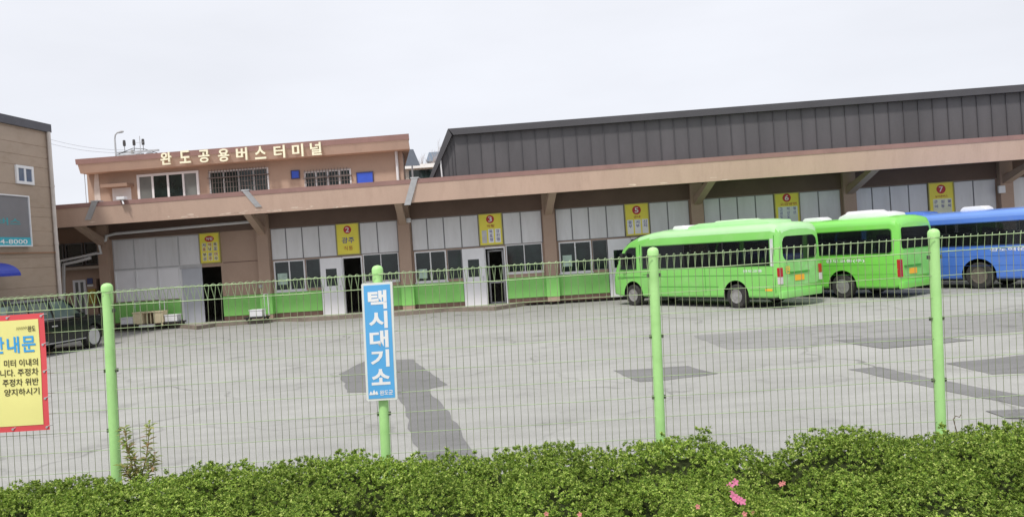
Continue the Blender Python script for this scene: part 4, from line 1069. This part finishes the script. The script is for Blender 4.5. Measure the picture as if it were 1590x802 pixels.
def bare_tree(px_, py_, Y, hgt, label):
    P = depth_at(px_, py_, Y)
    t = thing('bare_tree', label, 'tree', (P.x, Y, 0), 0)
    rg = random.Random(int(px_)); q = MB(); top = P.z + hgt
    q.tube([(0, 0, 0), (.05, 0, top * .5), (.1, 0, top * .85)], [.16, .11, .05], 7); q.build('trunk', mat('grey_bark', (.16, .13, .11), .9), t)
    c = MB()
    def br(p, d, ln, r_, lv):
        p2 = p + d * ln; c.tube([p, p.lerp(p2, .5) + Vector((rg.uniform(-1, 1), rg.uniform(-1, 1), rg.uniform(-.5, .5))) * ln * .06, p2], [r_, r_ * .8, r_ * .5], 4)
        if lv:
            for _ in range(4): br(p.lerp(p2, rg.uniform(.4, 1)), (d + Vector((rg.uniform(-.7, .7), rg.uniform(-.7, .7), rg.uniform(-.1, .5)))).normalized(), ln * .62, r_ * .5, lv - 1)
    for i in range(7): br(Vector((.08, 0, top * rg.uniform(.55, .85))), Vector((rg.uniform(-.8, .8), rg.uniform(-.8, .8), 1)).normalized(), top * .2, .04, 3)
    c.build('crown', mat('pale_twigs', (.42, .37, .36), .9), t)
bare_tree(652, 246, 56, .5, 'thin bare tree in the gap left of the blue-roofed house')
PD = 58.0
P = depth_at(205, 225, PD)
ZG = 0
pole = thing('utility_pole', 'utility pole with transformers rising behind the upper storey', 'utility pole', (P.x, PD, 0), 0)
zc = depth_at(205, 235, PD).z
q = MB(); q.tube([(0, 0, 0), (0, 0, zc + .1)], [.17, .12], 10); q.build('pole', mat('pole_concrete', (.36, .35, .34), .8), pole)
q = MB(); q.box(-1.1, 1.9, -.08, .08, zc - .1, zc + .02); q.box(-.9, .9, -.3, -.2, zc - .3, zc - .2); q.build('crossarm', METALG, pole)
for x in (-.55, .15, .8):
    z = zc + .82
    q = MB(); q.lathe([(.02, zc + .02), (.02, z - .42), (.1, z - .40), (.11, z - .2), (.09, z), (.03, z + .03)], 8, 'z', (x, 0, 0)); q.build('insulator', mat('dark_insulator', (.06, .055, .055), .5), pole)
for x in (.7, 1.4):
    q = MB(); q.lathe([(.05, zc - 1.15), (.3, zc - 1.1), (.3, zc - .32), (.2, zc - .22), (.05, zc - .18)], 12, 'z', (x, -.35, 0)); q.build('transformer', mat('grey_transformer', (.2, .2, .21), .5), pole)
q = MB(); q.tube([(-1.3, 0, zc - .3), (-.7, -.1, zc - .05), (.1, -.1, zc + .2), (.9, 0, zc + .1), (1.8, 0, zc - .25)], .025, 5); q.build('jumper_wire', BLACKM, pole)
P = depth_at(180, 240, 54); zl = depth_at(180, 206, 54).z
lamp = thing('street_lamp', 'slim street lamp with a short curved arm behind the roof', 'street lamp', (P.x, 54, 0), 0)
q = MB(); q.tube([(0, 0, 0), (0, 0, zl - .5), (.05, 0, zl - .15), (.2, 0, zl)], [.09, .06, .05, .045], 8); q.build('post', METALG, lamp)
q = MB(); q.tube([(.18, 0, zl - .01), (.5, 0, zl + .05), (.62, 0, zl + .04)], [.06, .1, .05], 8); q.build('lamp_head', METALG, lamp)
P = depth_at(219, 245, 50); za = depth_at(219, 211, 50).z
an = thing('antenna_mast', 'thin upright antenna rod right of the utility pole', 'antenna', (P.x, 50, 0), 0)
q = MB(); q.tube([(0, 0, 0), (0, 0, za)], [.05, .022], 6); q.build('mast', METALG, an)
q = MB(); q.tube([(-.25, 0, za - .4), (.25, 0, za - .4)], .012, 4); q.build('element', METALG, an)
for (ya, yb, lab) in ((214, 233, 'upper power line crossing the sky from the left'), (221, 237, 'lower power line crossing the sky from the left')):
    A = depth_at(60, ya - 3, 56); Bp = depth_at(196, yb, 58)
    q = MB(); pts = []
    for i in range(13):
        t = i / 12; p = A.lerp(Bp, t); p.z -= .25 * 4 * t * (1 - t); pts.append(p)
    A0 = A + (A - Bp) * 1.0; q.tube([A0] + pts, .012, 4); o = q.build('power_line', mat('aerial_wire', (.34, .34, .37), .6)); tag(o, lab, 'power line', 'power lines to the utility pole')

# ------------------------------------------------------------------ fence
FD = 0.027; FY = 5.92
fpx = [(163, 440), (583, 415), (1008, 388), (1447, 360)]
P0 = depth_at(163, 440, FY)
fence = thing('mesh_fence', 'light green welded wire fence with round posts, along the hedge', 'fence', (P0.x, FY, 0), -FD)
LEAN = .022
def lean(v): return [(x + LEAN * (z - 1.5), y, z) for x, y, z in v]
sp2 = 2.003; ZPT = P0.z
BEDZ = .32
zw = [ZPT - .065, ZPT - .165] + [ZPT - .165 - .17 - .148 * i for i in range(10)]
zw = [z for z in zw if z > BEDZ + .03]
for i in range(-2, 6):
    x = i * sp2; dz = [0, -.003, .004, .0][i % 4]
    q = MB(); q.tube([(x, 0, BEDZ - .3), (x, 0, ZPT - .035)], .037, 20); q.v = lean(q.v); po = q.build('post', POSTG, fence, smooth=True)
    q = MB(); q.lathe([(.041, ZPT - .06), (.041, ZPT - .028), (.036, ZPT - .012), (.024, ZPT - .002), (.006, ZPT + .003)], 20, 'z', (x, 0, 0)); q.v = lean(q.v); q.build('cap', POSTG, po, smooth=True)
    for z in (ZPT - .2, ZPT - .64, ZPT - 1.08, ZPT - 1.5):
        q = MB()
        for sg in (1, -1): q.box(x + sg * .037, x + sg * .05, -.012, .012, z - .013, z + .013)
        q.prism([(x + .04 * math.cos(t), .04 * math.sin(t)) for t in np.linspace(.2, 2.94, 8)] + [(x + .0385 * math.cos(t), .0385 * math.sin(t)) for t in np.linspace(2.94, .2, 8)], 'z', z - .006, z + .006)
        q.v = lean(q.v); q.build('clip', CLIP, po)
def quad_tube(V, Q, a, b, r):
    """4-sided wire between two points"""
    a = np.array(a); b = np.array(b); d = b - a; d = d / np.linalg.norm(d)
    up = np.array([0, 0, 1.]) if abs(d[2]) < .8 else np.array([0, 1., 0])
    s_ = np.cross(d, up); s_ /= np.linalg.norm(s_); t_ = np.cross(s_, d); o = len(V)
    for p in (a, b):
        for k in range(5):
            an_ = 2 * math.pi * k / 5; V.append(p + s_ * r * math.cos(an_) + t_ * r * math.sin(an_))
    for k in range(5):
        k2 = (k + 1) % 5; Q.append((o + k, o + k2, o + 5 + k2, o + 5 + k))
for i in range(-2, 5):
    V, Q = [], []; x0, x1 = i * sp2 + .045, (i + 1) * sp2 - .045; yw = -.012
    n_ = 38
    for j in range(n_ + 1):
        x = x0 + (x1 - x0) * j / n_; jx = R.uniform(-.0015, .0015); by = R.uniform(-.003, .003)
        quad_tube(V, Q, (x + jx, yw + by, zw[-1] - .04), (x, yw, zw[1]), .0020)
        # bent top: the wire forks up into a small V fold
        h_ = (x1 - x0) / n_ * .22
        quad_tube(V, Q, (x, yw, zw[1]), (x - h_, yw - .035, zw[0] + .004), .0023)
        quad_tube(V, Q, (x - h_, yw - .035, zw[0] + .004), (x, yw - .02, zw[0] + .013), .0023)
        quad_tube(V, Q, (x, yw - .02, zw[0] + .013), (x + h_, yw + .004, zw[0] + .004), .0023)
        quad_tube(V, Q, (x + h_, yw + .004, zw[0] + .004), (x, yw, zw[1]), .0023)
    for k, z in enumerate(zw):
        yy = yw - .0045
        sag = [R.uniform(-.004, .004) for _ in range(5)]; prev = None
        for j in range(5):
            p = (x0 - .03 + (x1 - x0 + .06) * j / 4, yy - (.035 if k == 0 else 0), z + sag[j])
            if prev: quad_tube(V, Q, prev, p, .0034 if k < 2 else .0022)
            prev = p
    V = np.array(V); V[:, 0] += LEAN * (V[:, 2] - 1.5)
    o = arrays('wire_panel', V, Q, [WIREG, WIREH], fence)
    mi = np.ones(len(Q), dtype=np.int32); per = 25
    for j in range(n_ + 1): mi[j * per: j * per + 5] = 0
    o.data.polygons.foreach_set('material_index', mi)
# low planting bed under the fence and hedge
bed = MB(); bed.box(-14, 14, 2.2, 6.25, -.02, BEDZ); struct(bed.build('planting_bed', mat('bed_soil', (.10, .075, .05), .95, .3, 6, .2, 60)))

# taxi rank sign on the second post
fx = lambda v: Vector((fence.location.x, fence.location.y, 0)) + Vector((math.cos(FD), -math.sin(FD), 0)) * v[0] + Vector((math.sin(FD), math.cos(FD), 0)) * v[1] + Vector((0, 0, v[2]))
YB = FY - .055 - .027 * 2
A = depth_at(590, 441, YB); Bp = depth_at(594, 620, YB)
zt_, zb_ = depth_at(584.5, 438.5, YB).z, depth_at(593.5, 620.5, YB).z
cxs = depth_at(589.5, 530, YB).x
taxi = thing('taxi_sign', 'tall blue and white taxi rank sign on the second fence post', 'sign', (cxs, YB, zb_), -FD)
W2, HH = .112, zt_ - zb_
def tl(q, zoff=0): q.v = [(x + LEAN * (z - HH / 2), y, z) for x, y, z in q.v]; return q
q = MB(); q.prism(round_poly(-W2, W2, 0, HH, .012), 'y', -.012, .012); tl(q).build('board', mat('white_board', (.72, .74, .70), .45, .04, 5), taxi)
q = MB(); q.box(-W2 + .016, W2 - .016, -.0145, -.0125, .016, HH - .016); tl(q).build('blue_face', mat('taxi_blue', (.10, .40, .76), .4, .05, 5), taxi)
zc = HH - .05
chh = [.135, .125, .125, .125, .115]; zz = HH - .055
for ch, hh in zip('택시대기소', chh):
    q = MB(); put_text(q, ch, -.068, .068, zz - hh, zz, -.0165, .035); tl(q).build('letter', WHITE, taxi); zz -= hh + .014
q = MB(); put_text(q, '완도군', -.012, .083, .038, .074, -.0165, .02); tl(q).build('letter', WHITE, taxi)
q = MB()
for k, (x, s_) in enumerate(((-.078, 1), (-.055, 1.3), (-.036, 1))):
    q.prism([(x - .012 * s_, .044), (x + .012 * s_, .044), (x + .004, .044 + .026 * s_), (x - .003, .044 + .024 * s_)], 'y', -.0165, -.0155)
tl(q).build('emblem', WHITE, taxi)
q = MB()
for z in (.12, HH - .12): q.lathe([(.046, z - .012), (.046, z + .012)], 16, 'z', (0, .052, 0)); q.box(-.02, .02, .010, .02, z - .015, z + .015)
tl(q).build('clamp', METALG, taxi)

# yellow notice banner on the left
YN = FY - .055
xr = depth_at(73, 577, YN).x; z1, z0 = depth_at(36, 487.5, YN).z, depth_at(36, 669, YN).z
HN = z1 - z0; WN = 1.15
ban = thing('notice_banner', 'yellow notice banner with red border tied to the fence', 'banner', (xr, YN, z0), -FD)
def tb(q): q.v = [(x + LEAN * (z - HN / 2), y + .004 * math.sin(x * 7) - .003 * math.sin(z * 9), z) for x, y, z in q.v]; return q
def sheet(x0, x1, z0_, z1_, y, mname, m, nx=24, nz=18):
    q = MB(); vs = [(x0 + (x1 - x0) * i / nx, y, z0_ + (z1_ - z0_) * j / nz) for j in range(nz + 1) for i in range(nx + 1)]
    fs = [(j * (nx + 1) + i, j * (nx + 1) + i + 1, (j + 1) * (nx + 1) + i + 1, (j + 1) * (nx + 1) + i) for j in range(nz) for i in range(nx)]
    q.add(vs, fs); tb(q); return q.build(mname, m, ban, smooth=True)
q = MB()
for j, y in enumerate((-.002, .002)):
    pass
sheet(-WN, 0, 0, HN, 0, 'border', mat('banner_red', (.74, .085, .10), .55, .04, 5))
sheet(-WN + .04, -.042, .042, HN - .04, -.003, 'face', mat('banner_yellow', (.86, .81, .30), .55, .03, 5))
CY = mat('banner_cyan', (.05, .38, .80), .5); INK = mat('banner_ink', (.07, .055, .03), .6)
sc = 1250 / YN
def bt(body, pr, pl_, yt, yb, m, bold):
    """pr/pl: right and left photo columns, yt/yb: rows, measured from the banner's right edge"""
    xm = (pr + pl_) / 2
    P1 = depth_at(pr, (yt + yb) / 2, YN); P2 = depth_at(pl_, (yt + yb) / 2, YN)
    za, zb4 = depth_at(xm, yb, YN).z - z0, depth_at(xm, yt, YN).z - z0
    lx = lambda P: P.x - xr + .008 - LEAN * ((za + zb4) / 2 - HN / 2)
    q = MB(); put_text(q, body, lx(P2), lx(P1), za, zb4, -.0065, bold); tb(q); q.build('lettering', m, ban)
bt('문', 54, 32.5, 521, 546, CY, .022); bt('내', 28.5, 9, 522, 548, CY, .022); bt('안', 4.5, -15, 523, 549, CY, .022)
bt('미터 이내의', 57.5, 4, 557, 568.5, INK, .012); bt('니다. 주정차', 58.5, -2, 572, 583.5, INK, .012)
bt('주정차 위반', 59, 2, 587, 598.5, INK, .012); bt('양지하시기', 60.5, 5, 602, 613, INK, .012)
bt('완도', 54, 42, 505, 514, INK, .02)
q = MB()
for k in range(5):
    P = depth_at(25 + 3.4 * k, 512 - .3 * k, YN); x = P.x - xr; z = P.z - z0
    q.tube([(x, -.008, z), (x + .005, -.008, z + .022), (x + .010, -.008, z + .004), (x + .014, -.008, z + .018)], .0012, 4)
tb(q).build('emblem', INK, ban)
for (x, z) in ((-.02, HN - .02), (-.02, .02), (-.02, HN * .73), (-.02, HN * .5), (-.02, HN * .27), (-.27, HN - .02), (-.27, .02), (-.6, HN - .02), (-.6, .02)):
    q = MB(); q.lathe([(.004, -.006), (.009, -.006), (.009, -.003), (.004, -.003)], 8, 'y', (x, 0, z)); q.tube([(x, -.006, z), (x + .02, .0, z + .012), (x + .03, .02, z + .01)], .0025, 5)
    tb(q); q.build('tie', METALG, ban)

# ------------------------------------------------------------------ hedge
sil = [(-120, 775), (0, 758), (40, 746), (110, 741), (150, 748), (205, 744), (300, 724), (340, 713), (400, 718), (480, 713), (525, 702), (560, 704), (605, 711), (640, 708), (690, 701), (740, 706), (785, 698), (830, 692), (890, 688), (940, 703), (960, 700), (1000, 682), (1045, 674), (1090, 678), (1150, 693), (1205, 712), (1224, 684), (1262, 668), (1320, 663), (1400, 671), (1430, 681), (1452, 668), (1500, 658), (1590, 657), (1720, 650)]
YS = 5.15
sx = [depth_at(px_, py_, YS).x for px_, py_ in sil]; sz = [depth_at(px_, py_, YS).z for px_, py_ in sil]
def crest(x): return np.interp(x, sx, sz)
hedge = thing('azalea_hedge', 'clipped green azalea hedge with a few pink blossoms in front', 'hedge', (0, 4.6, BEDZ))
HO = np.array([0, 4.6, BEDZ])
X0, X1 = -5.0, 5.8
mounds = []                                  # big rounded shoulders of the hedge: x, y, radius, height above the hollows
for k, yy in enumerate((4.98, 4.55, 4.12, 3.7)):
    x = X0 - .2 + (k % 2) * .28
    while x < X1 + .3:
        mounds.append((x + R.uniform(-.1, .1), yy + R.uniform(-.07, .07), R.uniform(.28, .44), R.uniform(.18, .34))); x += R.uniform(.42, .62)
MX = np.array(mounds)
def top_z(x, y):
    """outer surface of the hedge"""
    c = float(crest(x)); drop = 0 if y > 5.0 else (5.0 - y) * .035 + max(0, 3.95 - y) ** 1.4 * .5
    if y > 4.93: return c - (.16 * ((y - 5.2) / .25) if y > 5.2 else 0)
    d2 = ((MX[:, 0] - x) ** 2 + (MX[:, 1] - y) ** 2) / MX[:, 2] ** 2
    h = MX[:, 3] * np.sqrt(np.clip(1 - d2, 0, 1)); hm = float(h.max())
    f = min(1, (4.93 - y) / .12)
    return c - drop - f * (.27 - max(hm, .05))
tops = []                                    # small leaf clumps: centre, radius
y = 5.40
row = 0
while y > 3.4:
    x = X0 + (row % 2) * .06
    while x < X1:
        cx = x + R.uniform(-.035, .035); cy = y + R.uniform(-.035, .035); r_ = R.uniform(.085, .14)
        lump = R.uniform(-.035, .015) if cy > 4.9 else R.uniform(-.075, .03)
        tops.append((cx, cy, top_z(cx, cy) + lump - r_ * .75, r_)); x += R.uniform(.15, .21)
    y -= .14; row += 1
VV, QQ = [], []
def leaves(pos, axis, nleaf, ln, wd_, tilt, rng):
    """rosettes of small pointed leaves; pos, axis: (n,3) arrays"""
    n0 = len(pos)
    a = axis / np.linalg.norm(axis, axis=1, keepdims=True)
    t = np.cross(a, np.tile([0.3, 0.9, .2], (n0, 1))); t /= np.linalg.norm(t, axis=1, keepdims=True); b_ = np.cross(a, t)
    ph0 = rng.uniform(0, 6.28, n0)
    outv = []
    for k in range(nleaf):
        ph = ph0 + k * 2.4 + rng.uniform(-.3, .3, n0)
        tl_ = tilt + rng.uniform(-.35, .35, n0) + (.35 if k > nleaf * .6 else 0)
        d = (t * np.cos(ph)[:, None] + b_ * np.sin(ph)[:, None]) * np.cos(tl_)[:, None] + a * np.sin(tl_)[:, None]
        s_ = np.cross(d, a); s_ /= np.maximum(np.linalg.norm(s_, axis=1, keepdims=True), 1e-6)
        nn = np.cross(s_, d)
        L_ = (ln * rng.uniform(.65, 1.2, n0))[:, None]; w_ = (wd_ * rng.uniform(.8, 1.2, n0))[:, None]
        p0 = pos + a * rng.uniform(-.008, .006, n0)[:, None]
        outv.append(np.stack([p0, p0 + d * L_ * .5 + s_ * w_ + nn * w_ * .35, p0 + d * L_ - nn * L_ * .08, p0 + d * L_ * .5 - s_ * w_ + nn * w_ * .35], 1))
    return np.concatenate(outv, 0)
POS, AX = [], []
for (cx, cy, cz, r_) in tops:
    m_ = int(75 * (r_ / .11) ** 2)
    u1, u2 = NR.uniform(-.15, 1, m_), NR.uniform(0, 6.283, m_)
    rr = np.sqrt(1 - u1 ** 2); nrm = np.stack([rr * np.cos(u2), rr * np.sin(u2), u1], 1)
    q = nrm * np.array([r_, r_, r_ * .85]) * (1 + NR.uniform(-.22, .08, m_))[:, None]
    POS.append(q + np.array([cx, cy, cz])); AX.append(nrm + NR.uniform(-.3, .3, (m_, 3)) + np.array([0, 0, .3]))
# sprigs that stick out along the crest
for _ in range(420):
    x = NR.uniform(X0, X1); y = NR.uniform(4.6, 5.35); z = crest(x) - max(0, 5 - y) * .07
    h_ = NR.uniform(-.01, .03); k = 6
    POS.append(np.stack([x + NR.uniform(-.012, .012, k), y + NR.uniform(-.012, .012, k), z - .03 + h_ * np.linspace(0, 1, k)], 1)); AX.append(np.tile([0, 0, 1.], (k, 1)) + NR.uniform(-.3, .3, (k, 3)))
# the tuft standing up near the third post
P = depth_at(1092, 668, 5.1)
for _ in range(26):
    POS.append(np.array([[P.x + NR.uniform(-.05, .05), P.y + NR.uniform(-.04, .04), P.z + NR.uniform(-.02, .018)]])); AX.append(np.array([[NR.uniform(-.4, .4), NR.uniform(-.4, .4), 1.]]))
for _y in np.arange(3.42, 5.42, .042):
    for _x in np.arange(X0, X1, .042):
        xx, yy = _x + NR.uniform(-.02, .02), _y + NR.uniform(-.02, .02)
        POS.append(np.array([[xx, yy, top_z(xx, yy) - .07 + NR.uniform(-.03, .03)]])); AX.append(np.array([[NR.uniform(-.5, .5), -.4 + NR.uniform(-.5, .5), 1.]]))
POS = np.concatenate(POS); AX = np.concatenate(AX)
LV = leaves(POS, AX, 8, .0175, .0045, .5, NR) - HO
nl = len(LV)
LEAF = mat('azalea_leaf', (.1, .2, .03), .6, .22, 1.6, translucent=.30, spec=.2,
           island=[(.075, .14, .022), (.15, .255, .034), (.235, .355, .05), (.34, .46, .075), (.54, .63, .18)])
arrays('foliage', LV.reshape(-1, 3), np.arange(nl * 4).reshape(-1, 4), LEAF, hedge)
# woody, shadowy inside: a lumpy body well below the leaf tips
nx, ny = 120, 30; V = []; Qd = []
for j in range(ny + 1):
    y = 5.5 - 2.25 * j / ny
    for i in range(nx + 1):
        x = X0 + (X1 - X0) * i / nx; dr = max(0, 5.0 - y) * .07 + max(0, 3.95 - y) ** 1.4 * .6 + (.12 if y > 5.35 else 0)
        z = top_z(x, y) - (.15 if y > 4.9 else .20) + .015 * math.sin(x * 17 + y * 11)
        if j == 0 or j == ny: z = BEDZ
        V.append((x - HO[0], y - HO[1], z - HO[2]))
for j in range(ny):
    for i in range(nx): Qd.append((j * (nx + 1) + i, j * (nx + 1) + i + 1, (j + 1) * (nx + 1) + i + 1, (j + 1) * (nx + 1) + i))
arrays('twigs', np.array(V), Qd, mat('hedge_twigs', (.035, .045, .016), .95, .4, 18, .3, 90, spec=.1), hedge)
# blossoms
PINK = mat('pink_petal', (.74, .22, .38), .5, .1, 40, translucent=.3); PINK2 = mat('coral_petal', (.66, .24, .22), .5, .1, 40, translucent=.3)
def blossom(px_, py_, Y, m, s_=.02, facing=(0, -1, .5)):
    Y = 3.6
    while Y < 5.2:                                          # first point along the sight line that lies on the leaves
        P = depth_at(px_, py_, Y)
        if P.z <= top_z(P.x, P.y) + .05: break
        Y += .01
    fz = Vector(facing).normalized(); a = fz.cross(Vector((1, 0, .1))).normalized(); b_ = a.cross(fz)
    q = MB(); o_ = P - Vector(HO)
    for k in range(5):
        t = 2 * math.pi * k / 5 + R.uniform(-.15, .15); d = a * math.cos(t) + b_ * math.sin(t); sd_ = fz.cross(d)
        q.add([o_, o_ + d * s_ * .5 + sd_ * s_ * .36 + fz * s_ * .25, o_ + d * s_ * .95 + sd_ * s_ * .3 + fz * s_ * .3, o_ + d * s_ * 1.15 + fz * s_ * .28, o_ + d * s_ * .95 - sd_ * s_ * .3 + fz * s_ * .3, o_ + d * s_ * .5 - sd_ * s_ * .36 + fz * s_ * .25], [(0, 1, 2, 3, 4, 5)])
    q.build('blossom', m, hedge)
for px_, py_ in ((1134, 754), (1138, 761), (1141, 748), (1139, 770), (1146, 776), (1152, 778), (1143, 773)): blossom(px_, py_, 4.38, PINK, .0195, (R.uniform(-.3, .3), -1, R.uniform(.2, .8)))
for px_, py_, m in ((1212, 751, PINK2), (1216, 749, PINK2), (1156, 797, PINK2), (1170, 795, PINK2), (1083, 786, PINK2), (900, 798, PINK2), (848, 797, PINK2)): blossom(px_, py_, 4.36, m, .012, (R.uniform(-.3, .3), -1, R.uniform(.2, .8)))

# thin weed at the first post
P = depth_at(212, 742, 5.62)
weed = thing('weed_sapling', 'thin reddish-green sapling beside the first fence post', 'plant', (P.x, 5.62, P.z - .15))
WL = mat('weed_leaf', (.2, .25, .06), .5, .15, 8, translucent=.5, island=[(.24, .36, .08), (.36, .46, .12), (.48, .50, .18), (.58, .36, .24)])
def stem(pts_px, name='stem'):
    pts = [depth_at(a_, b_, 5.62) - Vector(weed.location) for a_, b_ in pts_px]
    q = MB(); q.tube(pts, [.004] * (len(pts) - 1) + [.0015], 5); q.build('stem', mat('weed_stem', (.22, .16, .08), .7), weed)
    pos, ax = [], []
    for i in range(len(pts) - 1):
        for t in np.linspace(0, 1, 6):
            p = pts[i].lerp(pts[i + 1], t); pos.append(p); ax.append((R.uniform(-.3, .3), R.uniform(-.3, .3), 1))
    return np.array(pos), np.array(ax)
allv = []
for s_ in ([(212, 752), (203, 715), (197, 690), (193, 662)], [(216, 752), (226, 715), (230, 690), (232, 657)], [(214, 752), (212, 730), (206, 705)], [(218, 752), (236, 728), (240, 705)], [(210, 752), (198, 735), (190, 722)]):
    pos, ax = stem(s_); allv.append(leaves(pos, ax, 5, .062, .012, .2, NR))
LV = np.concatenate(allv); arrays('leaves', LV.reshape(-1, 3), np.arange(len(LV) * 4).reshape(-1, 4), WL, weed)
# dry curled stem beside the fourth post
P = depth_at(1500, 655, 5.3)
q = MB(); q.tube([Vector((P.x - .06, P.y, P.z - .08)), depth_at(1480, 650, 5.3), depth_at(1484, 645, 5.3), depth_at(1490, 647, 5.3), depth_at(1492, 643, 5.3)], .003, 5)
tag(q.build('dry_stem', mat('dry_stem_brown', (.16, .11, .08), .8)), 'dry curled brown stem above the hedge, right of the last post', 'stem')
